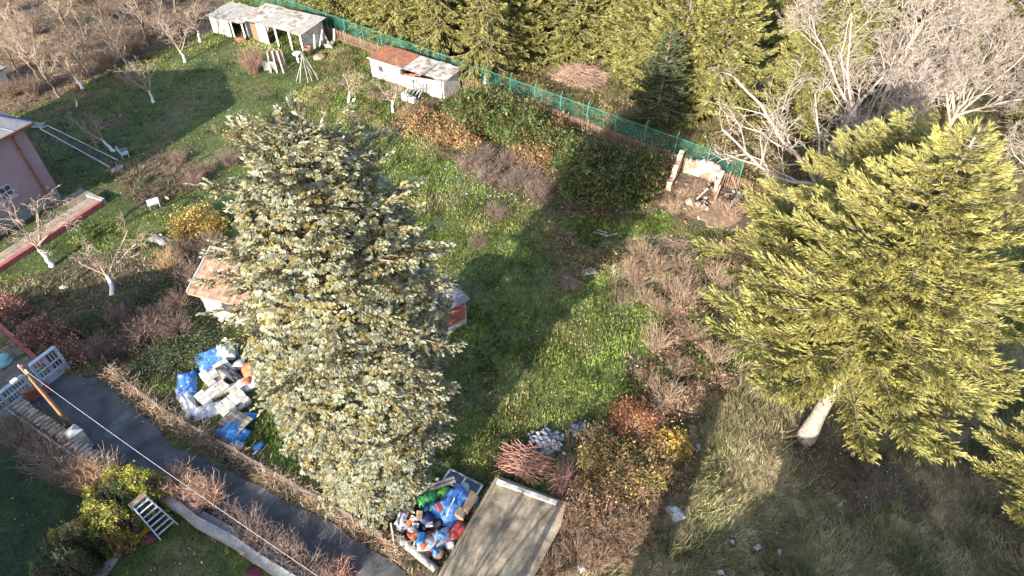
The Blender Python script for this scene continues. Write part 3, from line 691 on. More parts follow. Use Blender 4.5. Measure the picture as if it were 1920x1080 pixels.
# paved drive behind the gate
dv = struct(link('drive', None))
q0, q1 = G(-30, 590), G(78, 690); dd = unit2(q0, q1); dn = np.array([dd[1], -dd[0], 0]); DL = np.linalg.norm((q1 - q0)[:2])
Geo().box((q0 + q1) / 2 + dn * 1.15 + Z3 * -.02, (DL, 2.5, .1), ang(dd)).obj('drive_base', m_conc, dv)
nr = int(DL / .36)
for i in range(nr):
    for r in range(5):
        Geo().box(q0 + dd * (i + .5 + .25 * (r % 2)) * DL / (nr + .5) + dn * (.22 + r * .44) + Z3 * (.035 + rnd.uniform(0, .008)), (DL / nr - .03, .415, .05), ang(dd), C=np.ones(3) * rnd.uniform(.65, 1.0)).obj('paver', m_paver, dv)
for off in (-.14, 2.44):
    for i in range(6):
        Geo().box(q0 + dd * (i + .5) * DL / 6 + dn * off + Z3 * .10, (DL / 6 - .03, .24, .26), ang(dd)).obj('red_kerb', m_redkerb, dv)
# grey roof and paving of a neighbour's small building behind the pink house
nb_ = thing('grey_outbuilding', 'small grey flat roofed outbuilding behind the pink house roof corner', 'outbuilding')
p = G(2, 180); Geo().box(p + Z3 * 1.0 - adir * 2, (3, 3.6, 2.1), ang(bdir)).obj('wall', m_white, nb_); Geo().box(p + Z3 * 2.14 - adir * 2, (3.5, 4.2, .14), ang(bdir)).obj('roof', m_slate, nb_)
Geo().box(p + Z3 * 1.3 + adir * -.17 , (.9, .06, .9), ang(bdir)).obj('window', m_glass, nb_)

# ---- long shed by the fence ------------------------------------------------------------
def shed_frame(fl, fr, z): 
    O = G(*fl, z); ex = G(*fr, z) - O; ey = np.array([-ex[1], ex[0], 0]); return O, ex, nrm(ey)
sh = thing('long_shed', 'long white shed with grey corrugated roof and open front by the fence', 'shed')
O, ex, ey = shed_frame((453, 36), (560, 64), 2.25); L = np.linalg.norm(ex); e1 = nrm(ex); D = 4.0
corrugated('roof_sheet', O - e1 * .2 + ey * -.1, e1 * (L + .6), ey * D + Z3 * .42, 6, [m_tin, m_tin, m_greywood], sh, seed=3)
f0 = O * [1, 1, 0] + e1 * .15 + ey * .25
quad_wall(f0, f0 + ey * (D - .5), 2.05, 2.5, .14, m_white, 'wall', sh); quad_wall(f0 + ey * (D - .6), f0 + ey * (D - .6) + e1 * (L - .3), 2.5, 2.5, .14, m_white, 'wall', sh)
quad_wall(f0 + e1 * (L - .3), f0 + e1 * (L - .3) + ey * (D - .5), 2.05, 2.5, .14, m_white, 'wall', sh)
quad_wall(f0 + e1 * 1.6, f0 + e1 * 3.0, 2.1, 2.1, .12, m_white, 'wall', sh)
for s in (.0, .33, .55, .8, 1.0):
    c = f0 + e1 * (L - .3) * s; Geo().beam(c + Z3 * -.05, c + Z3 * 2.12, .16).obj('post', m_whitep, sh)
Geo().box(f0 + e1 * 1.1 + Z3 * .95, (.9, .06, 1.9), ang(e1)).obj('door', m_rust, sh)
Geo().beam(f0 + Z3 * 2.16, f0 + e1 * (L - .3) + Z3 * 2.16, .1, .14).obj('lintel', m_greywood, sh)
# lower left bay
O2, ex2, ey2 = shed_frame((388, 30), (452, 46), 1.95); L2 = np.linalg.norm(ex2); e2 = nrm(ex2)
corrugated('roof_sheet', O2 - e2 * .2, e2 * (L2 + .2), ey2 * 3.8 + Z3 * .35, 4, [m_greywood, m_tin], sh, seed=4)
f2 = O2 * [1, 1, 0] + ey2 * .2 + e2 * .1
quad_wall(f2, f2 + e2 * (L2 * .55), 1.85, 1.85, .14, m_white, 'wall', sh); quad_wall(f2, f2 + ey2 * 3.4, 1.85, 2.1, .14, m_white, 'wall', sh); quad_wall(f2 + ey2 * 3.3, f2 + ey2 * 3.3 + e2 * L2, 2.1, 2.1, .14, m_white, 'wall', sh)
for s in (.62, .95): Geo().beam(f2 + e2 * L2 * s + Z3 * -.05, f2 + e2 * L2 * s + Z3 * 1.9, .14).obj('post', m_whitep, sh)

# ---- rusty roofed shed ------------------------------------------------------------
s2 = thing('rusty_roofed_shed', 'small white shed with half rusty half grey sheet roof against the fence', 'shed')
O, ex, ey = shed_frame((691, 108), (830, 152), 2.0); L = np.linalg.norm(ex); e1 = nrm(ex); D = 2.9
corrugated('roof_sheet', O - e1 * .15 - ey * .15, e1 * (L * .48), ey * D + Z3 * .25, 3, [m_rust], s2, seed=5)
corrugated('roof_sheet', O + e1 * L * .45 - ey * .05, e1 * (L * .58), ey * D + Z3 * .22, 4, [m_tin], s2, seed=6, lift=-.03)
Geo().beam(O - ey * .2 + Z3 * .06 + e1 * L * .0, O - ey * .2 + e1 * L * .48 + Z3 * .06, .07).obj('roof_batten', m_whitep, s2)
f0 = O * [1, 1, 0] + e1 * .1 + ey * .1
quad_wall(f0, f0 + e1 * L * .42, 1.9, 1.9, .14, m_white, 'wall', s2); quad_wall(f0, f0 + ey * (D - .3), 1.9, 2.12, .14, m_white, 'wall', s2)
quad_wall(f0 + e1 * L * .42, f0 + e1 * L * .96, 1.2, 1.85, .16, m_white, 'wall', s2); quad_wall(f0 + e1 * (L - .2), f0 + e1 * (L - .2) + ey * (D - .3), 1.85, 2.1, .14, m_white, 'wall', s2)
quad_wall(f0 + ey * (D - .35), f0 + ey * (D - .35) + e1 * (L - .2), 2.1, 2.1, .12, m_white, 'wall', s2)
Geo().box(f0 + e1 * 1.3 - ey * .085 + Z3 * 1.2, (.55, .05, .5), ang(e1)).obj('window', m_glass, s2)
for i in range(7):
    Geo().box(f0 + e1 * (L * .45 + i * .36) - ey * .02 + Z3 * (1.27 + i * .09 + .05 * (i % 2)), (.33, .2, .12), ang(e1), (0, rnd.uniform(-.1, .1))).obj('brick', m_brick, s2)
# white basin and boards leaning at it
o = Geo(); rs = np.random.default_rng(2)
w2 = thing('whitewashed_lean_to', 'low whitewashed wall stub with leaning boards before the rusty roofed shed', 'wall')
pb = G(765, 190); quad_wall(pb - e1 * .6, pb + e1 * .9, .75, .55, .4, m_white, 'wall', w2)
for i in range(5):
    b0 = pb + e1 * (-.8 + i * .4) + ey * .5; Geo().beam(b0 + ey * rnd.uniform(-.7, -.3), b0 + ey * 1.6 + Z3 * rnd.uniform(1.1, 1.5), .14, .03).obj('board', m_greywood, w2)

# ---- fence along the wood -------------------------------------------------------------
A0, A1 = G(850, 158), G(1235, 303); fd = unit2(A0, A1); fn = np.array([-fd[1], fd[0], 0])
fs, fe = -33.0, np.linalg.norm((A1 - A0)[:2]) + 8.0
fence = thing('mesh_fence', 'long green mesh fence on posts running along the edge of the wood', 'fence')
step = 2.85; k = 0; s = fs
while s <= fe:
    c = A0 + fd * s + fn * .35
    Geo().tube([c + Z3 * -.1, c + Z3 * 2.62], .045, 6).obj('post', m_greenpaint, fence)
    Geo().beam(c + Z3 * 2.6, c + Z3 * 2.98 + fn * .28, .04).obj('post_arm', m_greenpaint, fence)
    if s + step <= fe:
        n = 12; x = np.linspace(0, step, n); V = []
        for zz in (1.0, 1.75, 2.5):
            V.append(c + fd * x[:, None] + Z3 * (zz + .03 * np.sin(x * 2 + k) * (zz < 2))[..., None] if np.ndim(zz) else c + fd * x[:, None] + fn * (.03 * np.sin(x * 3.1 + k + zz))[:, None] + Z3 * zz)
        V = np.concatenate(V); j = np.arange(n - 1); Q = np.concatenate([np.stack([r * n + j, r * n + j + 1, (r + 1) * n + j + 1, (r + 1) * n + j], 1) for r in range(2)])
        Geo().add(V, Q).obj('mesh_panel', m_mesh, fence)
        for zz in (1.0, 2.5): Geo().beam(c + Z3 * zz, c + fd * step + Z3 * zz, .035).obj('rail', m_greenpaint, fence)
    s += step; k += 1
pf = thing('picket_fence', 'low rusty picket fence standing in front of the green mesh', 'fence')
pm = Geo().beam((0, 0, 0), (0, 0, 1.3), .055, .03).mesh('picket'); pm.materials.append(m_rustbar)
s = fs + 12; i = 0
sp = (fe - s) / 296
while s < fe:
    o = link('picket', pm, pf); o.location = A0 + fd * s + Z3 * rnd.uniform(-.06, .03); o.rotation_euler = (rnd.gauss(0, .02), rnd.gauss(0, .02), ang(fd))
    if i % 15 == 0:
        c = A0 + fd * s - fn * .02; Geo().beam(c + Z3 * -.1, c + Z3 * 1.55, .09).obj('post', m_rustbar, pf)
        e = min(s + sp * 15, fe)
        for zz in (.3, 1.12): Geo().beam(c + Z3 * zz + fn * -.03, A0 + fd * e + Z3 * zz - fn * .05, .05).obj('rail', m_rust, pf)
    s += sp; i += 1

# ---- tiled cottage under the spruce ---------------------------------------------------------
ct = thing('tiled_cottage', 'small white cottage with orange clay tile roof half hidden by the spruce', 'cottage')
EZ = 2.5
O = G(352, 548, EZ); e1 = unit2(O, G(447, 571, EZ)); ey = np.array([-e1[1], e1[0], 0]); L, half = 7.6, 3.0; RZ = 1.15
f0 = O * [1, 1, 0] + e1 * .35 + ey * .4
g = Geo()
def cb(a0, a1, b0, b1, z0, z1, mat, name, par=ct): return Geo().box(f0 + e1 * (a0 + a1) / 2 + ey * (b0 + b1) / 2 + Z3 * (z0 + z1) / 2, (a1 - a0, b1 - b0, z1 - z0), ang(e1)).obj(name, mat, par)
cb(0, L - .7, 0, 2 * half - .8, -.05, EZ - .03, m_white, 'wall')
rfb = Geo(); R0 = O + ey * half + Z3 * RZ
rfb.add([O - Z3 * .06, O + e1 * L - Z3 * .06, R0 + e1 * L - Z3 * .06, R0 - Z3 * .06, O + ey * 2 * half - Z3 * .06, O + ey * 2 * half + e1 * L - Z3 * .06], [(0, 1, 2, 3), (3, 2, 5, 4)], [(0, 3, 4), (1, 5, 2)])
roof = rfb.obj('roof', m_wood, ct)
tm = Geo(); aa = np.linspace(-.05, 1.05, 7); prof = .035 * np.cos(aa * 2 * math.pi); V = []
for r in range(2): V += [(x * .23, r * .40, .02 + p_ + (.028 if r == 0 else 0)) for x, p_ in zip(aa, prof)]
j = np.arange(6); tm.add(V, np.stack([j, j + 1, 7 + j + 1, 7 + j], 1)); V2 = [(x, y, z - .03) for x, y, z in V[:7]]
tm.add(V[:7] + V2, np.stack([j, 7 + j, 7 + j + 1, j + 1], 1))
tile_v = [np.array(v) for v in tm.V]; 
slope = math.atan2(RZ, half); sv = nrm(ey * half + Z3 * RZ); SL = math.hypot(half, RZ)
rows, cols = int(SL / .34), int(L / .215)
tmeshes = []
for c in range(4):
    gg = Geo(); kk = .75 + .22 * c; gg.add(tile_v[0], tm.Q[0], None, (kk, kk * .97, kk * .95)); gg.add(tile_v[1], tm.Q[1] - 14, None, (kk, kk, kk))
    me = gg.mesh('roof_tile'); me.materials.append(m_tile); me.polygons.foreach_set('use_smooth', np.ones(len(me.polygons), bool)); tmeshes.append(me)
rest = Geo(); cnt = 0; basis = np.stack([e1, sv, np.cross(e1, sv)], 1)
from mathutils import Matrix
Mt = Matrix([list(basis[0]), list(basis[1]), list(basis[2])]).to_euler()
for c in range(cols):
    for r in range(rows):
        p = O - sv * .08 + e1 * c * .215 + sv * r * .34 + np.cross(e1, sv) * .01
        if cnt < 290:
            o = link('roof_tile', rnd.choice(tmeshes), roof); o.location = p; o.rotation_euler = Mt; cnt += 1
        else:
            for v_, q_ in zip(tile_v, (tm.Q[0], tm.Q[1] - 14)): rest.add(v_ @ basis.T + p, q_, None, np.ones(3) * rnd.uniform(.75, 1.4))
bs = nrm(-ey * half + Z3 * RZ); bb = np.stack([-e1, bs, np.cross(-e1, bs)], 1); O9 = O + ey * 2 * half + e1 * L
for c in range(cols):
    for r in range(rows):
        p = O9 + (-e1) * c * .215 + bs * r * .34
        for v_, q_ in zip(tile_v, (tm.Q[0], tm.Q[1] - 14)): rest.add(v_ @ bb.T + p, q_, None, np.ones(3) * rnd.uniform(.75, 1.4))
stuff(rest.obj('roof_tiles', m_tile, roof))
for i in range(int(L / .36)):
    Geo().tube([R0 + e1 * (i * .36) + Z3 * .03, R0 + e1 * (i * .36 + .38) + Z3 * .05], [.10, .115], 8).obj('ridge_tile', m_tile, roof)
Geo().beam(O + e1 * .02 - Z3 * .08, O + e1 * L - Z3 * .08, .12, .14).obj('fascia', m_wood, ct)
Geo().beam(O + Z3 * .02 - e1 * .05, R0 + Z3 * .04 - e1 * .05, .06, .2).obj('verge_board', m_bluewhite, ct)
wv = cb(1.4, 2.3, -.04, .02, 1.0, 1.9, m_wood, 'window'); cb(1.5, 2.2, -.06, -.03, 1.08, 1.82, m_glass, 'pane', wv)
# brick outhouse whose corner shows on the other side of the spruce
bo = thing('brick_outhouse', 'narrow brick outhouse with grey sheet roof peeping out from behind the spruce', 'outhouse')
O = G(876, 606); uu = unit2(G(876, 606), G(812, 545)); vv = np.array([uu[1], -uu[0], 0]); vv = -vv if vv[0] > 0 else vv
hh = 2.1; wd, dp = 2.2, 2.0; cc_ = O + uu * wd / 2 + vv * dp / 2
Geo().box(cc_ + Z3 * (hh / 2), (wd, dp, hh), ang(uu)).obj('wall', m_mortar, bo)
bm_ = []
for c in range(3):
    gg = Geo().box((0, 0, 0), (.25, .04, .075), 0, None, np.ones(3) * (.75 + .3 * c)); me = gg.mesh('brick'); me.materials.append(m_brick); bm_.append(me)
for r in range(13):
    for k in range(8):
        for face in range(2):
            dd_, nn_ = ((uu, -vv) if face == 0 else (vv, -uu)); ln = wd if face == 0 else dp
            x = (k + .5 + .5 * (r % 2)) * .268
            if x > ln - .1: continue
            o = link('brick', rnd.choice(bm_), bo); o.location = O + dd_ * x + nn_ * .012 + Z3 * (.62 + r * .112); o.rotation_euler = (0, 0, ang(dd_))
corrugated('roof_sheet', O + Z3 * (hh + .06) - uu * .15 - vv * .2, uu * (wd + .3), vv * (dp + .4) + Z3 * .12, 3, [m_slate, m_tin], bo, seed=9)

# ---- ruined shed at the fence corner ---------------------------------------------------------
ru = thing('ruined_shed', 'collapsed brick and white plaster shed ruin at the fence corner', 'ruin')
p = [G(1252, 358), G(1272, 318), G(1330, 338), G(1372, 372), G(1290, 383)]
def broken_wall(a, b, hs, th, mat, name):
    rw_ = np.random.default_rng(len(hs) * 7 + int(abs(a[0]) * 10)); n = len(hs) * 3; hs = np.interp(np.linspace(0, 1, n), np.linspace(0, 1, len(hs)), hs) + rw_.uniform(-.22, .10, n)
    d = nrm((b - a) * [1, 1, 0]); ln = np.linalg.norm((b - a)[:2])
    g = Geo(); nn_ = np.array([-d[1], d[0], 0]) * th / 2; xs = np.linspace(0, ln, n)
    V = np.concatenate([a + d * x + s * nn_ + Z3 * z for x, h_ in zip(xs, hs) for s in (-1, 1) for z in (-.1, h_)]).reshape(-1, 3)
    Q = []
    for i in range(n - 1):
        q = i * 4; Q += [(q, q + 4, q + 5, q + 1), (q + 2, q + 3, q + 7, q + 6), (q + 1, q + 5, q + 7, q + 3)]
    Q += [(0, 1, 3, 2), (4 * n - 4, 4 * n - 2, 4 * n - 1, 4 * n - 3)]
    return g.add(V, Q).obj(name, mat, ru)
m_ruin = M('crumbling_plaster', (.40, .33, .26), (.22, .12, .075), ns=1.9, bump=.6, detail=10, lo=.44, hi=.56)
broken_wall(p[0], p[1], [.6, .8, .75, 1.3, 1.25, 1.75, 1.8], .38, m_ruin, 'wall'); broken_wall(p[1] + fd * .5, p[2] + fd * .9, [1.3, 1.2, 1.5, 1.7, 1.6, 1.75, 1.2], .3, m_ruin, 'wall')
broken_wall(p[4] - fd * .2, p[4] + fd * 1.7, [.5, .6, .45, .5, .3], .35, m_ruin, 'wall'); broken_wall(p[2] + fd * .9, p[2] + fd * 1.1 - fn * 1.4, [1.3, 1.5, 1.0, .9], .3, m_ruin, 'wall')
for i in range(9):
    a = G(1318 + rnd.uniform(-20, 70), 368 + rnd.uniform(-10, 22)); b = a + np.array([rnd.uniform(-1.0, 1.0), rnd.uniform(-.4, .9), rnd.uniform(.5, 1.5)])
    Geo().beam(a, b, .13, .06).obj('beam', m_wood if i % 2 else m_greywood, ru)
for i in range(70):
    a = G(1275 + rnd.uniform(0, 110), 345 + rnd.uniform(0, 75)); Geo().box(a + Z3 * rnd.uniform(.03, .18), (.28, .16, .12), rnd.uniform(0, 3), (rnd.uniform(-.5, .5), rnd.uniform(-.5, .5)), np.ones(3) * rnd.uniform(.45, 1.0)).obj('rubble', m_brick if i % 3 else m_stone, ru)

# ---- alley side: wall with coping, pillar, gate, pole, cable --------------------------------
aw = thing('coped_garden_wall', 'low garden wall with a row of round wooden coping billets along the alley', 'wall')
W0, W1 = G(52, 772), G(232, 896); wd_ = unit2(W0, W1); wn_ = np.array([-wd_[1], wd_[0], 0]); WL = np.linalg.norm((W1 - W0)[:2])
Geo().box((W0 + W1) / 2 - wn_ * .15 + Z3 * .5, (WL, .35, 1.1), ang(wd_)).obj('wall', m_conc, aw)
nc = 27
for i in range(nc):
    c = W0 + wd_ * (i + .5) * WL / nc - wn_ * .15 + Z3 * (1.13 + rnd.uniform(-.02, .02)); dv_ = wn_ * (.31 + rnd.uniform(-.05, .05)) + wd_ * rnd.uniform(-.05, .05)
    Geo().tube([c - dv_, c, c + dv_ - Z3 * .05], [.10, .105, .10], 7, C=np.ones(3) * rnd.uniform(.7, 1.2)).obj('coping_billet', m_greywood if i % 3 else m_wood, aw)
Geo().beam(W0 - wn_ * .62 + Z3 * 1.0, W1 - wn_ * .62 + Z3 * 1.0, .10, .1).obj('edge_rail', m_conc, aw)
pl = thing('white_pillar', 'squat white plastered pillar at the alley wall below the wooden pole', 'pillar')
pc = G(160, 838); Geo().box(pc + Z3 * .7, (.62, .62, 1.5), ang(wd_)).obj('shaft', m_white, pl)
g = Geo(); t_ = .36; V = [pc + wd_ * i * t_ + wn_ * j * t_ + Z3 * 1.453 for i, j in ((-1, -1), (1, -1), (1, 1), (-1, 1))] + [pc + Z3 * 1.62]; V += [v - Z3 * .07 for v in V[:4]]
g.add(V, [(0, 5, 6, 1), (1, 6, 7, 2), (2, 7, 8, 3), (3, 8, 5, 0)], [(0, 1, 4), (1, 2, 4), (2, 3, 4), (3, 0, 4)]); g.obj('cap', m_conc, pl)
pole = thing('utility_pole', 'leaning brown wooden utility pole beside the white gate', 'utility pole')
pb = G(138, 803); pt = pb + Z3 * 5.3 + np.array([-.12, .05, 0])
Geo().tube([pb - Z3 * .1, (pb + pt) / 2, pt], [.125, .11, .09], 10).obj('shaft', m_pole, pole)
Geo().beam(pt - Z3 * .35 - wd_ * .35, pt - Z3 * .35 + wd_ * .35, .08).obj('crossarm', m_rust, pole)
for s in (-.3, .3): Geo().tube([pt + wd_ * s - Z3 * .32, pt + wd_ * s - Z3 * .1], [.05, .035], 8).obj('insulator', m_whitep, pole)
g = Geo(); g.tube([pt - wn_ * .1 - Z3 * .6, pt - wn_ * .45 - Z3 * .5], .03, 6); ar = g.obj('lamp_arm', m_conc, pole); Geo().box(pt - wn_ * .6 - Z3 * .5, (.2, .3, .12), ang(wd_)).obj('lamp', m_whitep, ar)
cable = []
c0 = pt - Z3 * .2; c1 = G(640, 1110, 4.6)
for i in range(41):
    t_ = i / 40; c = c0 * (1 - t_) + c1 * t_; cable.append(c - Z3 * (.45 * 4 * t_ * (1 - t_)))
# goes on to the next pole beyond the picture
last = c1 + (c1 - c0) * .25 + Z3 * .2; cable.append(last)
tag(Geo().tube(np.array(cable), .008, 5).obj('overhead_cable', m_wire), 'white overhead cable slung from the wooden pole along the alley', 'cable')
np_ = thing('neighbouring_pole', 'wooden utility pole further down the alley at the far end of the cable', 'utility pole'); Geo().tube([last * [1, 1, 0] - Z3 * .1, last + Z3 * .2], [.15, .12], 10).obj('shaft', m_pole, np_)

def gate(name, label, P0, P1, hgt, bars, cat='gate', panel=True):
    t = thing(name, label, cat); d = unit2(P0, P1); n = np.array([-d[1], d[0], 0]); ln = np.linalg.norm((P1 - P0)[:2])
    for s in (0, ln): Geo().beam(P0 + d * s, P0 + d * s + Z3 * hgt, .09).obj('post', m_bluewhite, t)
    for z in (.12, .62, 1.15, hgt - .05): Geo().beam(P0 + Z3 * z, P0 + d * ln + Z3 * z, .07).obj('rail', m_bluewhite, t)
    Geo().beam(P0 + d * ln * .5 + Z3 * .12, P0 + d * ln * .5 + Z3 * hgt, .07).obj('stile', m_bluewhite, t)
    if panel: Geo().box(P0 + d * ln / 2 + Z3 * .36, (ln - .1, .025, .46), ang(d)).obj('panel', m_bluewhite, t)
    for i in range(bars):
        s = ln * (i + .5) / bars; Geo().beam(P0 + d * s + Z3 * .64, P0 + d * s + Z3 * (hgt - .08), .035).obj('bar', m_bluewhite, t)
    Geo().box(P0 + d * ln * .52 + Z3 * 1.05 - n * .06, (.16, .05, .1), ang(d)).obj('handle', m_conc, t)
    g = Geo(); g.beam(P0 + Z3 * (hgt + .03), P1 + Z3 * (hgt + .03), .22, .06); g.obj('top_cap', m_bluewhite, t)
    return t
gp1, gp0 = G(132, 691), G(88, 726); gd = unit2(gp0, gp1)
gate('wicket_gate', 'pale blue white metal wicket gate at the head of the alley', gp0, gp1, 1.95, 8)
gate('drive_gate', 'wide pale blue white barred metal gate across the paved drive', gp0 - gd * 3.3 , gp0 - gd * .55, 1.7, 16)
bp = thing('brick_pier', 'low red brick wall between the two white gates', 'wall')
B0, B1 = G(52, 752), G(92, 733); bd = unit2(B0, B1); bn = np.array([-bd[1], bd[0], 0]); BL = np.linalg.norm((B1 - B0)[:2])
Geo().box((B0 + B1) / 2 + Z3 * .33, (BL, .3, .7), ang(bd)).obj('core', m_mortar, bp)
for r in range(7):
    for k in range(int(BL / .26) + 1):
        x = (k + .5 * (r % 2)) * .262
        if x > BL - .05: continue
        for s in (-1, 1):
            o = link('brick', rnd.choice(bm_), bp); o.location = B0 + bd * (x + .1) + bn * s * .155 + Z3 * (.05 + r * .1); o.rotation_euler = (0, 0, ang(bd))
for k in range(int(BL / .16)):
    Geo().box(B0 + bd * (k + .5) * .16 + Z3 * .72, (.14, .36, .08), ang(bd), None, np.ones(3) * rnd.uniform(.8, 1.3)).obj('coping_brick', m_brick, bp)

# ---- wire fence with dead creeper along the verge --------------------------------------------
vf = thing('wire_fence', 'sagging rusty wire fence grown with dead creeper beside the alley', 'fence')
vp = dense(gpoly([(205, 690), (262, 745), (340, 800), (430, 848), (520, 902), (640, 968), (740, 1030)]), 1.9)
for i, q in enumerate(vp):
    c = np.array([q[0], q[1], 0]); l_ = np.array([rnd.gauss(0, .05), rnd.gauss(0, .05), 0])
    Geo().beam(c - Z3 * .1, c + Z3 * 1.15 + l_, .07).obj('post', m_rustbar, vf)
    if i + 1 < len(vp):
        d = np.array([vp[i + 1][0], vp[i + 1][1], 0]); n = 8; x = np.linspace(0, 1, n)[:, None]; V = np.concatenate([c * (1 - x) + d * x + Z3 * (z_ - .08 * np.sin(x * math.pi) * (z_ > .5)) for z_ in (.05, .6, 1.05)])
        j = np.arange(n - 1); Q = np.concatenate([np.stack([r * n + j, r * n + j + 1, (r + 1) * n + j + 1, (r + 1) * n + j], 1) for r in range(2)]); Geo().add(V, Q).obj('wire_panel', m_wirenet, vf)
rs = np.random.default_rng(77); g = Geo(); n = 2600
vd = dense(gpoly([(200, 690), (262, 745), (340, 800), (430, 848), (520, 902), (640, 968), (760, 1040)]), .05)
j = rs.integers(0, len(vd), n); p = np.c_[vd[j] + rs.normal(0, .22, (n, 2)), np.abs(rs.normal(.15, .25, n))]; d = rs.normal(0, .25, (n, 3)); d[:, 2] = np.abs(d[:, 2]) * .7
q = np.stack([p, p + d * .5 + rs.normal(0, .05, (n, 3)), p + d + rs.normal(0, .1, (n, 3))], 1); q[..., 2] = np.clip(q[..., 2], 0, 1.3)
C = np.array([[.75, .60, .46]]) * (1 + .3 * rs.normal(0, 1, (n, 1))).clip(.4, 1.6); V, Q = tubes(q, np.full((n, 3), .012), 3); g.add(V, Q, None, np.repeat(C, 9, 0))
stuff(g.obj('dead_creeper', m_twig), 'brown dead creeper tangled in the wire fence by the alley', 'creeper')

# ---- concrete platform beside the rubbish --------------------------------------------------
cp = thing('concrete_platform', 'weathered concrete platform with a low upstand across its far end', 'platform')
PL = [G(935, 893, .3), G(1062, 942, .3), G(1052, 985, .3), G(1000, 1085, .3), G(960, 1200, .3), G(770, 1200, .3), G(822, 1085, .3)]
n = len(PL); V = PL + [v * [1, 1, 0] - Z3 * .1 for v in PL] + [sum(PL) / n]
g = Geo(); g.add(V, [(i, n + i, n + (i + 1) % n, (i + 1) % n) for i in range(n)], [(i, (i + 1) % n, 2 * n) for i in range(n)]); g.obj('slab', m_oldconc, cp)
u0, u1 = G(932, 904, .3), G(1044, 945, .3)
nseg = 7; ud = unit2(u0, u1); UL = np.linalg.norm((u1 - u0)[:2])
for i in range(nseg):
    Geo().box(u0 + ud * (i + .5) * UL / nseg + Z3 * (.06 + rnd.uniform(-.01, .015)), (UL / nseg - .012, .2 + rnd.uniform(-.01, .02), .16), ang(ud) + rnd.gauss(0, .01)).obj('upstand_block', m_white, cp)
q0, q1 = G(932, 897, .3), G(822, 1085, .3); Geo().beam(q0 + Z3 * .04, q1 + Z3 * .04, .16, .12).obj('edge_kerb', m_oldconc, cp)

# ---- bottom left garden: kerb wall, grey retaining wall, ladder -----------------------------------
kw = [G(278, 962), G(232, 1022), G(180, 1100), G(150, 1160)]
t = thing('garden_kerb', 'pale concrete kerb between the clipped hedge and the leafy garden plot', 'kerb')
for a, b in zip(kw[:-1], kw[1:]):
    dd_ = nrm(b - a); Geo().beam(a + dd_ * .02 + Z3 * .12, b - dd_ * .02 + Z3 * .12, .34, .3).obj('kerb_stone', m_conc, t)
t = thing('retaining_wall', 'grey concrete retaining wall under the bare vines beside the alley', 'wall')
rw = [G(278, 925), G(345, 962), G(372, 985), G(440, 1022), G(490, 1058), G(560, 1100), G(620, 1145)]
for i, (a, b) in enumerate(zip(rw[:-1], rw[1:])):
    d_ = unit2(a, b); n_ = np.array([-d_[1], d_[0], 0]); ln = np.linalg.norm((b - a)[:2])
    Geo().box((a + b) / 2 + Z3 * (.38 + .03 * (i % 2)), (ln + .05, .32, .85), ang(d_)).obj('wall_section', m_conc, t)
    Geo().box((a + b) / 2 + n_ * .34 + Z3 * .30, (ln, .34, .62), ang(d_)).obj('felt_strip', m_slate, t)
ld = thing('step_ladder', 'pale metal stepladder standing open by the grey retaining wall', 'ladder')
tp_ = G(284, 962) * [1, 1, 0]; f_a = G(318, 998); r_a = G(276, 968); ldw = unit2(G(274, 975), G(288, 938)); 
top = (f_a * .42 + r_a * .58) * [1, 1, 0] + Z3 * 2.25; w_ = np.array([.24, .33, 0])
for base_, nm, nr_ in ((f_a, 'rail', 8), (r_a - np.array([.1, 0, 0]), 'rail', 6)):
    for s in (-1, 1): Geo().beam(base_ + w_ * s * 1.15, top + w_ * s * .8, .06, .04).obj('rail', m_bluewhite, ld)
    for i in range(1, nr_):
        t_ = i / nr_; c = base_ * (1 - t_) + top * t_; k_ = 1.15 - .35 * t_; Geo().beam(c - w_ * k_, c + w_ * k_, .09 if base_ is f_a else .04, .03).obj('rung' if base_ is not f_a else 'step', m_bluewhite, ld)
Geo().box(top + Z3 * .03, (.8, .26, .05), ang(nrm(w_))).obj('platform', m_wood, ld)

# ------------------------------------------------------------------ shrubs and thickets
def cluster(kind_fn, pts, label, cat, group, s0=.8, s1=1.2, flat=1.0, top=.45):
    k = Kind(kind_fn); multi = len(pts) > 1
    for p in pts:
        s = (p[2] if len(p) > 2 else 1.0) * rnd.uniform(s0, s1)
        k.put(G(p[0], p[1], top * s) * [1, 1, 0], rnd.uniform(0, 6.2), (s, s, s * flat * rnd.uniform(.85, 1.15)), label, cat, group if multi else None)
BR = (.20, .14, .09); 
cluster(lambda: shrub('bramble_bush', 101, 1.5, 1.7, 4600, .17, [(.055, .085, .022), (.075, .11, .03), (.11, .11, .03), (.05, .075, .02), (.20, .08, .035), (.10, .12, .035), (.06, .09, .025), (.085, .10, .03)], clumps=46),
        [(868, 212), (905, 203), (948, 213), (990, 232), (895, 238), (940, 246), (985, 262), (1035, 275), (1075, 290), (1120, 302), (1165, 316), (1205, 326), (1060, 322), (1105, 338), (1150, 350), (1195, 358), (1085, 362), (1135, 378)],
        'green leafy bramble bush with a few red leaves below the picket fence', 'bush', 'brambles below the picket fence', 1.0, 1.35)
cluster(lambda: shrub('russet_bush', 102, 1.2, 1.1, 2900, .15, [(.30, .17, .085), (.25, .15, .08), (.20, .17, .07), (.33, .13, .06), (.12, .12, .04)], clumps=40),
        [(795, 222), (815, 245), (775, 236), (850, 252), (880, 268), (1010, 205), (1045, 235), (840, 228), (1020, 300), (985, 290)],
        'tan and russet leaved bush at the sunny edge of the brambles', 'bush', 'russet bushes among the brambles', .9, 1.3)
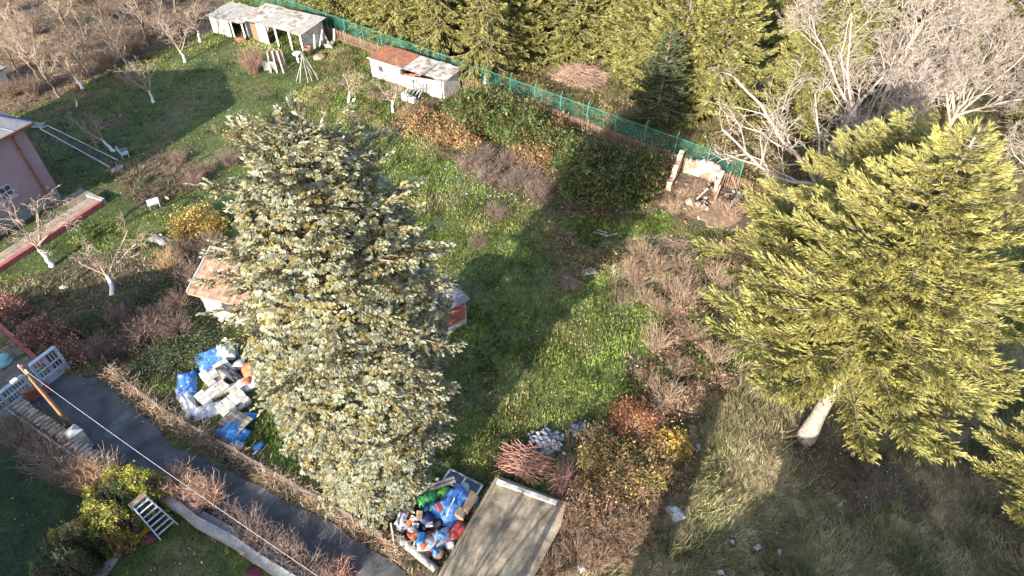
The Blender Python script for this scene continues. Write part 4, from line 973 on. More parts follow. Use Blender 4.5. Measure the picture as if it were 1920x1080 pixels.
cluster(lambda: twiggy('dry_thorn', 103, 1.4, 1.1, 170, (.42, .34, .30)), [(905, 292), (950, 305), (985, 330), (880, 312), (1035, 352), (955, 345), (915, 330), (1080, 385), (1150, 395), (1010, 365), (930, 400, .7), (895, 455, .6)],
        'dark leafless thorn bush in the shade beyond the lawn', 'bush', 'leafless thorn bushes beyond the lawn')
cluster(lambda: twiggy('bean_brush', 104, 1.1, 1.5, 150, (.62, .47, .30)), [(765, 222)], 'upright straw coloured twig bush beside the forked limewashed tree', 'bush', None, 1, 1)
cluster(lambda: shrub('rust_bush', 105, 1.35, 1.7, 4200, .10, [(.30, .105, .045), (.26, .12, .06), (.34, .15, .07), (.20, .09, .045)], clumps=44), [(1185, 800, 1.0)], 'rust red leaved bush on the far side of the concrete platform', 'bush', None, 1, 1)
cluster(lambda: shrub('yellow_bush', 106, 1.1, 1.2, 2600, .13, [(.42, .30, .06), (.36, .27, .07), (.30, .25, .06), (.45, .25, .06)], clumps=36), [(1258, 832)], 'yellow leaved bush next to the rust red one', 'bush', None, 1, 1)
cluster(lambda: shrub('olive_bush', 107, 1.2, 1.3, 1500, .13, [(.20, .17, .04), (.13, .14, .04), (.28, .20, .07), (.11, .11, .035), (.26, .14, .07)], clumps=48, stemcol=(.75, .55, .42), gauss=.16),
        [(1115, 828), (1145, 845), (1120, 872), (1225, 885), (1105, 905), (1180, 905)], 'olive and yellow leaved bush crowding the side of the concrete platform', 'bush', 'olive bushes beside the platform', .7, 1.1)
cluster(lambda: shrub('brown_scrub', 157, 1.2, 1.1, 800, .12, [(.28, .15, .08), (.22, .13, .08), (.32, .21, .12), (.13, .12, .05)], clumps=52, stemcol=(.80, .58, .46), gauss=.16),
        [(1165, 880), (1210, 860), (1150, 915), (1205, 930), (1250, 895), (1090, 945), (1140, 960), (1240, 855)], 'thin brown scrub bush between the olive bushes and the long shadow', 'bush', 'brown scrub beyond the platform', .7, 1.1)
cluster(lambda: twiggy('dead_weeds', 108, 1.1, .9, 150, (.62, .46, .34)), [(1075, 985), (1110, 1000), (1150, 1000), (1190, 990), (1080, 1040), (1120, 1050), (1035, 1075), (1170, 1040), (1240, 960, .8), (1210, 1010, .8)],
        'dead brown weed clump beside the concrete platform', 'weeds', 'dead weeds beside the platform')
cluster(lambda: shrub('red_bramble', 109, 1.15, 1.0, 620, .11, [(.27, .13, .09), (.24, .16, .11), (.31, .21, .13), (.17, .15, .06), (.33, .15, .10)], clumps=50, stemcol=(.74, .55, .46), gauss=.17),
        [(1225, 700), (1250, 665), (1275, 625), (1295, 585), (1310, 545), (1330, 500), (1240, 735), (1290, 690), (1320, 650), (1350, 715), (1275, 760), (1225, 770), (1345, 560), (1365, 470), (1305, 735), (1395, 500)],
        'reddish brown bramble between the lawn and the yellow green firs', 'bramble', 'red brambles beside the firs')
cluster(lambda: twiggy('dry_stalks', 110, 1.0, 1.2, 130, (.66, .52, .40)), [(1205, 480), (1235, 505), (1260, 540), (1195, 525), (1240, 575), (1265, 590), (1215, 560), (1185, 500, .8), (1280, 500)],
        'clump of dry tan stalks at the lawn edge', 'weeds', 'dry stalks at the lawn edge')
cluster(lambda: twiggy('tall_brush', 151, 1.2, 1.6, 80, (.72, .60, .46), rr=.012), [(1230, 640), (1285, 560), (1300, 620), (1270, 690), (1345, 670), (1250, 740), (1290, 530), (1350, 520), (1215, 715, .8)],
        'tall tan leafless brush standing among the red brambles', 'brush', 'tall brush among the red brambles', .7, 1.1, 1, .8)
cluster(lambda: shrub('green_scrub', 152, 1.0, .8, 1100, .12, [(.12, .14, .04), (.18, .18, .06), (.09, .11, .035)], clumps=40, stemcol=(.6, .5, .4)), [(1260, 580), (1310, 600), (1285, 660), (1330, 690), (1240, 690), (1335, 545), (1300, 490), (1205, 740, .8)],
        'low green leaved scrub growing through the red brambles', 'bush', 'green scrub in the red brambles')
cluster(lambda: twiggy('ruin_brush', 153, 1.1, 1.3, 90, (.74, .58, .44), rr=.012), [(1290, 365), (1310, 350), (1345, 385), (1370, 400), (1265, 390), (1395, 385), (1300, 395)], 'tan leafless brush overgrowing the collapsed shed ruin', 'brush', 'brush over the ruin', .7, 1.1, 1, .6)
cluster(lambda: shrub('rough_weeds', 111, 1.0, .55, 1300, .10, [(.22, .18, .08), (.15, .15, .05), (.27, .19, .11), (.10, .12, .03)], clumps=36), [(1040, 435), (1065, 450), (1090, 470), (1055, 478), (1110, 495), (1075, 505), (1140, 470), (1030, 455)],
        'low tangle of dry weeds in the middle of the lawn', 'weeds', 'dry weeds in the middle of the lawn')
# left garden
cluster(lambda: shrub('golden_bush', 120, 1.2, 1.7, 2600, .13, [(.42, .27, .06), (.34, .24, .06), (.48, .32, .10), (.28, .22, .06)], clumps=36, stemcol=(.5, .35, .25)), [(355, 432), (392, 424), (375, 410)], 'golden yellow leaved bush on the lawn beside the spruce', 'bush', 'golden bushes beside the spruce')
cluster(lambda: twiggy('osier_bush', 121, .95, 2.0, 80, (.80, .60, .36), rr=.014), [(318, 500)], 'upright yellow stemmed leafless bush beside the tiled roof', 'bush', None, 1, 1)
cluster(lambda: twiggy('bare_shrub', 122, 1.2, 1.3, 150, (.50, .38, .34)), [(385, 318), (360, 340), (335, 300, .7), (430, 300), (340, 470), (390, 462), (300, 590), (335, 570), (270, 625), (240, 650), (330, 620), (190, 660), (360, 520), (225, 600, .8), (400, 480)],
        'purplish brown leafless shrub in the garden left of the spruce', 'shrub', 'leafless shrubs in the left garden')
cluster(lambda: shrub('hydrangea', 123, 1.0, .9, 1300, .14, [(.20, .085, .06), (.26, .13, .09), (.16, .07, .055), (.30, .17, .13)], clumps=30), [(12, 572), (30, 580), (75, 632), (100, 650), (130, 662), (60, 618), (112, 628)],
        'dull red leaved shrub along the red kerb of the drive', 'shrub', 'dull red shrubs beside the drive')
cluster(lambda: shrub('ivy_mound', 124, 1.3, .55, 2600, .09, [(.045, .075, .03), (.055, .09, .04), (.035, .06, .025), (.08, .10, .04)], clumps=40), [(380, 590), (360, 620), (400, 640), (330, 650), (300, 670), (260, 690), (385, 665), (230, 570), (180, 600), (140, 610), (280, 550), (340, 600), (320, 530), (200, 640)],
        'low dark green weed mound in the shaded garden before the white cottage wall', 'weeds', 'green weed mounds in the shaded garden')
cluster(lambda: shrub('round_shrub', 125, .45, .6, 900, .07, [(.06, .10, .03), (.08, .13, .035)], clumps=24), [(265, 338)], 'small round green shrub on the sunlit lawn below the raised bed', 'shrub', None, 1, 1)
cluster(lambda: shrub('dry_seedhead', 126, .3, 1.1, 200, .08, [(.36, .20, .12), (.30, .18, .11)], clumps=10, low=.6, hollow=.8), [(404, 245)], 'single tall dry flower head at the lawn shadow edge', 'plant', None, 1, 1)
cluster(lambda: shrub('pale_bush', 127, 1.2, .9, 1900, .10, [(.12, .14, .04), (.20, .18, .07), (.09, .12, .03), (.26, .19, .09)], clumps=36), [(610, 130), (640, 118), (670, 150), (700, 175), (620, 160), (600, 190), (690, 210), (660, 215), (480, 235), (450, 250), (720, 240), (640, 100)],
        'yellowish green garden weeds round the limewashed trees below the sheds', 'weeds', 'garden weeds below the sheds')
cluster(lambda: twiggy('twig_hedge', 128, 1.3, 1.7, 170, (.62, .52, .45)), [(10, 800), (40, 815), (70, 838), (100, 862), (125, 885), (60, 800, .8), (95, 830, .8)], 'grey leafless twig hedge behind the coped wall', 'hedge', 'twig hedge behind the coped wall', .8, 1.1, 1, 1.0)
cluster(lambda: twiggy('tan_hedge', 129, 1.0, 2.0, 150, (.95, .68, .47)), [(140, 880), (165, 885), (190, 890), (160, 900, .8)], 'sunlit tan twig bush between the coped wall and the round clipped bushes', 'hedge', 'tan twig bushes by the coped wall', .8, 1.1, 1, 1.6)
def topiary(name, seed, cols): return lambda: shrub(name, seed, .85, 3.0, 5200, .085, cols, clumps=120, gauss=.075, hollow=.9, low=-.1)
cluster(topiary('clipped_bush', 130, [(.28, .26, .04), (.22, .23, .04), (.32, .27, .05), (.15, .17, .035)]), [(249, 893, 1.1), (207, 887, .8), (173, 925, .65), (168, 952, .95), (207, 964, .9), (180, 986, .85), (130, 987, .7), (108, 1003, .6), (70, 1062, .5)],
        'yellow green round clipped bush in the hedge beside the dark lawn', 'bush', 'clipped bushes beside the dark lawn', .95, 1.05, 1, 2.6)
cluster(topiary('clipped_bush', 131, [(.042, .065, .025), (.035, .055, .022), (.06, .08, .03)]), [(215, 932, .9), (243, 940, .9), (190, 1005, .8), (154, 1020, .85), (118, 1050, .9), (145, 1065, .9), (100, 1080, .9)], 'dark green round clipped bush in the hedge beside the dark lawn', 'bush', 'dark clipped bushes in the hedge', .95, 1.05, 1, 1.6)
cluster(topiary('clipped_bush', 132, [(.34, .13, .07), (.40, .18, .10), (.26, .12, .06)]), [(148, 993, .7), (127, 1013, .65), (204, 995, .6)], 'orange leaved clipped bush in the hedge beside the dark lawn', 'bush', 'orange bushes in the hedge', .95, 1.05, 1, 2.8)
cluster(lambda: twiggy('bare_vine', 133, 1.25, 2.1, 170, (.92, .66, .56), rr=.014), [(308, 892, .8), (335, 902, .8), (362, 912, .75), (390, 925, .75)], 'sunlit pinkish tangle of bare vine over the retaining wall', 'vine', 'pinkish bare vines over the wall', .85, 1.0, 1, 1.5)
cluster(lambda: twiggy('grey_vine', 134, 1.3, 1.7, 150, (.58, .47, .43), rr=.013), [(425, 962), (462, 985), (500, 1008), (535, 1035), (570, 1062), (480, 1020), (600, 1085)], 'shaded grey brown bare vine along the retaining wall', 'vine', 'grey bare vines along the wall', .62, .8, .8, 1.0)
cluster(lambda: twiggy('red_vine', 135, 1.0, 1.6, 120, (.85, .50, .42), rr=.013), [(632, 1072)], 'reddish bare vine where the overhead cable crosses the alley', 'vine', None, .8, .8, 1, 1.2)
# the wood: brush and undergrowth
cluster(lambda: shrub('undergrowth', 140, 1.5, .8, 1500, .14, [(.20, .16, .06), (.14, .15, .045), (.24, .15, .08), (.10, .12, .035), (.30, .12, .06)], clumps=40, stemcol=(.7, .6, .5)),
        [(960, 175), (1000, 165), (1040, 195), (1090, 215), (940, 130), (985, 120), (1150, 225), (1380, 300), (1430, 310), (1450, 350), (1400, 340), (1360, 270), (1540, 330), (1500, 290), (1700, 260), (1850, 300), (720, 110), (860, 90), (1050, 60), (1120, 100), (680, 30), (760, 30), (1140, 20)],
        'yellowish undergrowth bush in the wood behind the fence', 'bush', 'undergrowth in the wood')
cluster(lambda: twiggy('hedge_brush', 142, 1.5, 1.9, 170, (.52, .42, .34)), [(60, 170), (100, 150), (150, 140), (200, 120), (250, 95), (20, 175), (290, 55), (340, 50), (230, 70), (160, 90), (90, 110), (30, 100), (120, 50), (200, 30), (280, 5), (60, 60), (380, 30), (330, 0), (10, 20), (150, 0)],
        'brown leafless brush between the hedgerow trees', 'bush', 'brush between the hedgerow trees')

# brushwood heaps
def brush_heap(name, seed, r, h, n, col, ln, axis=None, rr=.016):
    rs = np.random.default_rng(seed); g = Geo()
    a = rs.uniform(0, 6.28, n); rad = r * np.sqrt(rs.random(n)) * .7; p = np.stack([rad * np.cos(a), rad * np.sin(a), h * (1 - (rad / r) ** 1.5) * rs.random(n)], 1)
    b = rs.uniform(0, 6.28, n) if axis is None else rs.normal(axis, .45, n)
    d = np.stack([np.cos(b), np.sin(b), rs.normal(.05, .15, n)], 1) * (ln * rs.uniform(.4, 1.1, (n, 1)))
    q = np.stack([p - d * .5, p - d * .15 + rs.normal(0, .05, (n, 3)), p + d * .2 + rs.normal(0, .05, (n, 3)), p + d * .5 + rs.normal(0, .1, (n, 3))], 1); q[..., 2] = np.maximum(q[..., 2], .012)
    C = np.asarray(col) * (1 + .25 * rs.normal(0, 1, (n, 1))).clip(.4, 1.6); V, Q = tubes(q, np.array([[1.1, .9, .7, .4]]) * rr * np.ones((n, 1)), 4); g.add(V, Q, None, np.repeat(C, 16, 0))
    return g.obj(name, m_twig)
for (u, v, r, h, n, col, ln, ax, lab) in [(1090, 150, 3.0, 1.3, 900, (.78, .58, .48), 3.0, None, 'large heap of cut grey brown branches in the wood'),
        (985, 868, 1.3, .7, 420, (.80, .48, .42), 1.9, -.45, 'heap of reddish brushwood at the far end of the platform'), (1060, 905, .9, .5, 200, (.62, .40, .33), 1.5, 1.0, 'smaller reddish brushwood bundle off the platform corner'),
        (1068, 535, .75, .6, 190, (.62, .50, .44), 1.3, None, 'round heap of grey sticks on the sunlit lawn edge'), (1265, 462, 1.0, .35, 130, (.66, .50, .44), 1.8, .1, 'flat heap of long sticks near the ruin'),
        (1225, 335, .8, .4, 60, (.75, .72, .70), 1.8, 1.1, 'bundle of pale grey laths lying beside the ruin'), (285, 590, 1.2, .35, 160, (.52, .42, .38), 1.7, .4, 'low heap of dead branches in the shaded garden')]:
    o = brush_heap('brushwood_heap', int(u), r, h, n, col, ln, ax); o.location = G(u, v); tag(o, lab, 'brushwood')

# ------------------------------------------------------------------ grass and fallen leaves
rs = np.random.default_rng(99)
N = 900000
x = rs.uniform(-72, 72, N); y = rs.uniform(8, 92, N)
keep = np.abs(x) < (y * .80 + 16); x = x[keep]; y = y[keep]
rg = region(x, y)
dens = np.array([.55, .95, 1.0, .45, .16, .45, .30, .30, .45])[rg] * np.clip(1.15 - y / 110, .35, 1) * (.35 + .9 * vnoise(x, y, 1.4, 31))
k = (rs.random(len(x)) < dens) & ~inpoly(x, y, ALLEY)
hard = [gpoly([(935, 890), (1068, 942), (1000, 1090), (960, 1230), (760, 1230), (822, 1080)]), gpoly([(-60, 548), (192, 384), (160, 350), (-90, 480)]), gpoly([(-40, 590), (78, 690), (10, 760), (-120, 640)])]
for hp in hard: k &= ~inpoly(x, y, hp)
x, y, rg = x[k], y[k], rg[k]; n = len(x)
hgt = np.array([.07, .14, .27, .16, .14, .20, .20, .05, .22])[rg] * rs.uniform(.5, 1.5, n) * (.7 + .6 * vnoise(x, y, 2.2, 32))
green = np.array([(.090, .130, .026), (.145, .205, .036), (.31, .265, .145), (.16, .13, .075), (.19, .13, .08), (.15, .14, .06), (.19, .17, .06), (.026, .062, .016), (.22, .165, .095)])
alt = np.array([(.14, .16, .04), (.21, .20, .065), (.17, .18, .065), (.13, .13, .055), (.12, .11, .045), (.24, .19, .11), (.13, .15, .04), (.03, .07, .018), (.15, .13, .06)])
mixn = np.clip((vnoise(x, y, 2.7, 33) - .35) * 2.2 + rs.normal(0, .25, n), 0, 1)[:, None]
C = (green[rg] * (1 - mixn) + alt[rg] * mixn) * (1 + .38 * rs.normal(0, 1, (n, 1))).clip(.4, 1.7)
pn = vnoise(x, y, 1.5, 35) * .6 + vnoise(x, y, .45, 36) * .4; C = np.where(((pn > .66) & (rg != R_DARKLAWN))[:, None], C * .55 + np.array([.25, .20, .10]) * .45, C); C = C * np.where(pn < .36, .6, 1.0)[:, None]; hgt = hgt * np.where(pn < .36, 1.7, 1.0)
zz = .10 * vnoise(x, y, 2.6, 8) + .05 * vnoise(x, y, .8, 9); zz = zz * ~inpoly(x, y, FLAT) - .04
B = 3; P = np.repeat(np.stack([x, y, zz], 1), B, 0) + np.c_[rs.normal(0, .05, (n * B, 2)), np.zeros(n * B)]
fl = vnoise(x, y, 2.5, 41) * 9; lay = np.array([.5, .7, 1.3, .9, 1., .9, .9, .5, 1.1])[rg]
aa = np.repeat(fl, B) + rs.normal(0, 1.1, n * B); hh = np.repeat(hgt, B) * rs.uniform(.7, 1.2, n * B); ly = np.repeat(lay, B)
tipv = P + np.stack([np.cos(aa) * hh * ly * .8, np.sin(aa) * hh * ly * .8, hh], 1)
wd2 = np.repeat(np.array([.045, .05, .036, .05, .06, .05, .06, .04, .045])[rg] * (1 + y / 70), B)[:, None] * .5
sx = np.stack([-np.sin(aa + rs.normal(0, .6, n * B)), np.cos(aa), np.zeros(n * B)], 1)
V = np.stack([P - sx * wd2, P + sx * wd2, tipv], 1).reshape(-1, 3)
go = Geo().add(V, None, np.arange(len(V)).reshape(-1, 3), np.repeat(np.repeat(C, B, 0), 3, 0)).obj('grass', GRASS)
stuff(go, 'green and dry grass covering the plots', 'grass')
N = 110000; x = rs.uniform(-70, 60, N); y = rs.uniform(9, 88, N); rg = region(x, y)
k = (rs.random(N) < np.array([.35, .22, .25, .5, .9, .6, .8, .05, .8])[rg]) & (np.abs(x) < y * .8 + 16) & ~(inpoly(x, y, ALLEY) & (rs.random(N) > .05)); x, y = x[k], y[k]; n = len(x)
lc = np.array([(.34, .20, .08), (.26, .14, .07), (.40, .30, .13), (.20, .12, .07), (.46, .40, .30), (.30, .11, .05)])[rs.integers(0, 6, n)] * rs.uniform(.6, 1.2, (n, 1))
V, Q = diamonds(np.c_[x, y, np.full(n, .03) + .13 * rs.random(n) * ~inpoly(x, y, FLAT)], nrm(rs.normal(0, 1, (n, 3)) * [1, 1, .25]), nrm(rs.normal(0, .5, (n, 3)) + Z3), rs.uniform(.07, .19, n), rs.uniform(.05, .12, n))
stuff(Geo().add(V, Q, None, np.repeat(lc, 4, 0)).obj('fallen_leaves', LEAF), 'brown and yellow fallen leaves scattered on the ground', 'leaves')
N = 700; u_ = np.concatenate([rs.normal(870, 45, N // 3), rs.normal(910, 60, N // 3), rs.uniform(200, 480, N // 3)]); v_ = np.concatenate([rs.normal(330, 30, N // 3), rs.normal(350, 35, N // 3), rs.uniform(480, 660, N // 3)])
pp = np.array([G(a, b) for a, b in zip(u_, v_)]); n = len(pp); pp[:, 2] = .10 + .12 * rs.random(n)
V, Q = diamonds(pp, nrm(rs.normal(0, 1, (n, 3)) * [1, 1, .3]), nrm(rs.normal(0, .5, (n, 3)) + Z3), rs.uniform(.08, .2, n), rs.uniform(.04, .10, n))
stuff(Geo().add(V, Q, None, np.repeat(np.array([(.46, .48, .47)]) * rs.uniform(.5, 1.1, (n, 1)), 4, 0)).obj('pale_leaves', LEAF), 'pale grey dead leaves scattered over the shaded lawn', 'leaves')

# ------------------------------------------------------------------ small things
def lump(size, seed, n=12, amp=.22, flat=.0):
    rs = np.random.default_rng(seed); th = np.linspace(0, 2 * math.pi, n, endpoint=False); ph = np.linspace(.02, math.pi - .02, n // 2 + 2)
    T, Ph = np.meshgrid(th, ph); d = np.stack([np.sin(Ph) * np.cos(T), np.sin(Ph) * np.sin(T), np.cos(Ph)], -1).reshape(-1, 3)
    f = np.ones(len(d))
    for i in range(5): w = rs.normal(0, 1.6 + i, 3); f += amp / (1 + .5 * i) * np.sin(d @ w + rs.uniform(0, 6))
    v = d * f[:, None] * np.asarray(size) / 2; v[:, 2] = np.maximum(v[:, 2], -size[2] * .3) + size[2] * .3
    m = len(ph); i = np.arange(m - 1)[:, None] * n; j = np.arange(n)[None]; Q = np.stack([i + j, i + (j + 1) % n, i + n + (j + 1) % n, i + n + j], -1).reshape(-1, 4)
    return v, Q
def tarp(w, d, h, seed, n=18, edge=.02):
    """crumpled sheet, draped over a low hump, with thickness"""
    rs = np.random.default_rng(seed); a = np.linspace(-1, 1, n); X, Y = np.meshgrid(a, a); o = rs.uniform(0, 50, 2)
    z = h * np.clip(1 - np.maximum(np.abs(X), np.abs(Y)) ** 3, 0, 1) + h * .55 * (np.abs(vnoise(X * w + o[0], Y * d + o[1], .45, seed) - .5)) + .10 * vnoise(X * w + o[1], Y * d, .17, seed + 1)
    e = 1 + .10 * (vnoise(X * 3, Y * 3 + o[0], .5, seed + 2) - .5)
    V = np.stack([X * w / 2 * e, Y * d / 2 * e, z + .02], -1).reshape(-1, 3); i = np.arange(n - 1)[:, None] * n + np.arange(n - 1)[None]; Q = np.stack([i, i + 1, i + n + 1, i + n], -1).reshape(-1, 4)
    return np.concatenate([V, V - [0, 0, edge]]), np.concatenate([Q, Q[:, ::-1] + n * n])
def put(name, V, Q, mat, u, v, rz, label, cat, z=0.0, smooth=True, group=None):
    o = Geo().add(V, Q).obj(name, mat, None, smooth); o.location = G(u, v) + Z3 * z; o.rotation_euler = (0, 0, rz); return tag(o, label, cat, group)
# stacked paving and tarpaulins under the spruce
def paver_stack(u, v, rz, nx, ny, nz, sx, sy, sz, label, name='paving_stack'):
    t = thing(name, label, 'paving stack', G(u, v), rz)
    for i in range(nx):
        for j in range(ny):
            for k in range(nz):
                if k == nz - 1 and rnd.random() < .12: continue
                if 0 < i < nx - 1 and 0 < j < ny - 1 and k < nz - 1: continue
                Geo().box(((i - nx / 2 + .5) * sx + rnd.gauss(0, .012), (j - ny / 2 + .5) * sy + rnd.gauss(0, .012), (k + .5) * sz), (sx * .96, sy * .95, sz * .96), rnd.gauss(0, .03), None, np.ones(3) * rnd.uniform(.75, 1.3)).obj('paving_block', m_stack, t)
    return t
R1 = ang(unit2(G(340, 740), G(420, 690)))
paver_stack(402, 742, R1 + .1, 3, 4, 3, .55, .24, .17, 'stack of long pale paving blocks wrapped in white plastic under the spruce')
paver_stack(412, 706, R1, 4, 4, 3, .42, .32, .16, 'stack of grey square paving slabs between the blue tarpaulins')
paver_stack(440, 764, R1 + .05, 4, 4, 3, .40, .30, .16, 'pile of small pale paving stones at the edge of the spruce')
paver_stack(458, 728, R1 - .2, 4, 3, 2, .40, .34, .15, 'low pile of whitish paving stones next to the orange bag')
T = [('tarpaulin', tarp(1.9, 1.1, .30, 1), m_blue, 352, 722, 1.9, 'blue and white crumpled tarpaulin at the corner of the paving stacks', 'tarpaulin', 0), ('tarpaulin', tarp(2.3, 1.3, .55, 2), m_blue, 408, 672, .6, 'dark blue tarpaulin thrown over the stack nearest the cottage', 'tarpaulin', 0),
     ('plastic_sheet', tarp(2.6, .8, .22, 3), m_paleplastic, 352, 752, 2.2, 'pale translucent plastic sheet trailing into the weeds below the tarpaulin', 'plastic sheet', 0), ('plastic_sheet', tarp(1.5, 1.0, .25, 4), m_paleplastic, 392, 772, .4, 'crumpled pale sheet on the weeds beside the long paving blocks', 'plastic sheet', 0),
     ('white_sheet', tarp(1.2, 1.0, .7, 5), m_paleplastic, 425, 668, .3, 'white sheet bulging over a stack by the cottage wall', 'plastic sheet', 0), ('dark_cover', tarp(2.0, .7, .5, 6), m_dark, 432, 706, -.55, 'black crumpled strip of sheeting between two paving stacks', 'plastic sheet', 0),
     ('orange_bag', lump((1.0, .8, .8), 7), m_orange, 472, 700, .3, 'bright orange bag lying at the edge of the spruce', 'bag', 0), ('red_bag', lump((.7, .6, .5), 8), m_orange, 466, 722, 1.3, 'small orange red bag below the big orange one', 'bag', 0), ('grey_bag', lump((.9, .7, .7), 9), m_paleplastic, 448, 692, .8, 'grey and white sack next to the orange bag', 'bag', 0),
     ('blue_crate_cover', tarp(1.6, 1.2, .55, 10), m_brightblue, 440, 815, -.6, 'bright blue plastic cover under a dark board near the wire fence', 'tarpaulin', 0), ('blue_bag', lump((.9, .7, .5), 11), m_brightblue, 466, 788, .4, 'bright blue bag behind the dark board', 'bag', 0), ('blue_bag', lump((.6, .5, .45), 12), m_brightblue, 487, 842, .9, 'bright blue bag under the lowest spruce branches', 'bag', 0),
     ('pale_bag', lump((.8, .6, .45), 13), m_paleplastic, 445, 838, .2, 'white plastic bag by the wire fence below the blue cover', 'bag', 0), ('red_rag', lump((.4, .3, .3), 14), m_red, 432, 832, .2, 'red rag caught on the wire fence', 'rag', 0)]
for (nm, (V, Q), mt, u, v, rz, lab, cat, z) in T: put(nm, V, Q, mt, u, v, rz, lab, cat, z)
t = thing('dark_board', 'dark weathered board lying on the bright blue cover', 'board', G(447, 800) + Z3 * .55, -.5)
for i in range(5): Geo().box((0, (i - 2) * .23, 0), (1.5, .21, .04), 0, (rnd.gauss(0, .02), 0)).obj('plank', m_greywood if i % 2 else m_wood, t)
# the rubbish heap
rub = [('blue_sheet', tarp(2.2, 1.5, .75, 21), m_blue, 852, 952, .9, 'blue white patterned sheet over the middle of the rubbish heap', 'tarpaulin'), ('bright_blue_bag', lump((1.0, .8, .7), 22), m_brightblue, 838, 958, .2, 'bright blue bag on the rubbish heap', 'bag'),
       ('green_bag', lump((.9, .6, .6), 23), m_brightgreen, 832, 930, .5, 'bright green bag on the rubbish heap below the boards', 'bag'), ('green_sheet', tarp(1.3, .8, .5, 24), m_green, 806, 938, .6, 'dark green sheet between spruce and rubbish heap', 'tarpaulin'), ('green_bag', lump((.7, .6, .5), 25), m_green, 812, 952, 1.6, 'dark green bag at the spruce side of the rubbish heap', 'bag'),
       ('white_bag', lump((.8, .7, .6), 26), m_paleplastic, 872, 925, .7, 'white bag at the top corner of the rubbish heap', 'bag'), ('navy_bag', lump((1.1, .8, .6), 27), m_navy, 798, 972, .3, 'navy blue sack at the spruce side of the rubbish heap', 'bag'), ('orange_rag', lump((.6, .5, .3), 28), m_orange, 845, 985, .5, 'orange rag in the middle of the rubbish heap', 'rag'),
       ('red_sheet', tarp(1.5, .7, .35, 29), m_red, 852, 1003, .9, 'red and white sheet along the platform side of the rubbish heap', 'tarpaulin'), ('black_bag', lump((.8, .6, .5), 30), m_dark, 818, 985, 1.0, 'black bag in the rubbish heap beside the orange rag', 'bag'), ('pale_blue_cloth', tarp(1.2, .9, .45, 31), m_bluewhite, 828, 1012, .4, 'pale blue striped cloth low on the rubbish heap', 'cloth'),
       ('clear_bag', lump((1.1, .9, .6), 32), m_paleplastic, 800, 1022, .9, 'large clear plastic bag of scraps at the low end of the rubbish heap', 'bag'), ('red_bag', lump((.7, .5, .5), 33), m_red, 812, 1008, .2, 'red bag next to the clear plastic bag', 'bag'), ('brown_bag', lump((.7, .6, .5), 34), m_card, 820, 1040, .2, 'brown sack at the low end of the rubbish heap', 'bag'), ('blue_rag', lump((.7, .5, .4), 35), m_brightblue, 780, 1005, .7, 'blue rag against the log at the rubbish heap', 'rag'),
       ('red_rag', lump((.6, .4, .3), 36), m_red, 770, 1018, .3, 'dull red rag beside the log', 'rag'), ('white_sack', lump((.7, .5, .4), 37), m_paleplastic, 760, 990, .3, 'white sack under the lowest spruce branches near the log', 'bag'), ('white_bag', lump((.5, .5, .4), 38), m_paleplastic, 842, 1025, .3, 'small white bag between cloth and platform kerb', 'bag'), ('orange_bag', lump((.4, .4, .3), 39), m_orange, 800, 1040, 0, 'small orange bag beside the log end', 'bag')]
for (nm, (V, Q), mt, u, v, rz, lab, cat) in rub: put(nm, V, Q, mt, u, v, rz, lab, cat)
for i, (u, v) in enumerate([(878, 950), (866, 962)]):
    t = thing('cardboard_tube_box', ('brown cardboard box with open rounded end on the rubbish heap', 'second brown cardboard box lying lower against the platform kerb')[i], 'box', G(u, v) + Z3 * .12, 1.05 + .2 * i)
    g = Geo(); g.tube([(-.5, 0, .30), (.5, 0, .30)], .30, 12); g.obj('body', m_card, t); Geo().tube([(-.515, 0, .30), (-.503, 0, .30)], .24, 12).obj('open_end', m_wood, t)
    Geo().box((0, .0, .605), (1.0, .2, .02)).obj('flap', m_card, t)
t = thing('window_frame', 'old pale wooden window frame lying at the top of the rubbish heap', 'window frame', G(868, 912) + Z3 * .35, -.5)
for y_ in (-.35, .35): Geo().box((0, y_, 0), (2.0, .09, .07)).obj('stile', m_greywood, t)
for x_ in (-.95, 0, .95): Geo().box((x_, 0, 0), (.09, .70, .065)).obj('rail', m_whitep, t)
Geo().box((0, 0, -.01), (1.9, .65, .015)).obj('pane', m_glass, t)
t = thing('long_boards', 'pair of long pale boards reaching from the spruce over the green bag', 'boards', G(815, 922) + Z3 * .5, .35)
for y_ in (-.1, .12): Geo().box((0, y_, 0), (2.2, .14, .05), 0, (0, -.05)).obj('board', m_greywood, t)
l0_, l1_ = G(748, 1012), G(818, 1072); lp = [l0_ + Z3 * .22, (l0_ * .6 + l1_ * .4) + Z3 * .25, l1_ + Z3 * .2]
t = thing('felled_log', 'thick grey felled log at the alley side of the rubbish heap', 'log'); Geo().tube(lp, [.22, .20, .17], 9).obj('bole', m_greywood, t, True)
Geo().tube([lp[1], lp[1] + np.array([.1, .3, .35])], [.07, .04], 6).obj('branch_stub', m_greywood, t)
Geo().beam(G(742, 1040), G(738, 1000) + Z3 * 1.1, .07).obj('stick', m_greywood, tag(link('leaning_stick', None), 'upright grey stick leaning at the end of the felled log', 'stick'))
litm = [m_blue, m_brightblue, m_paleplastic, m_red, m_orange, m_dark, m_card, m_navy, m_green, m_greywood, m_paleplastic, m_whitep]
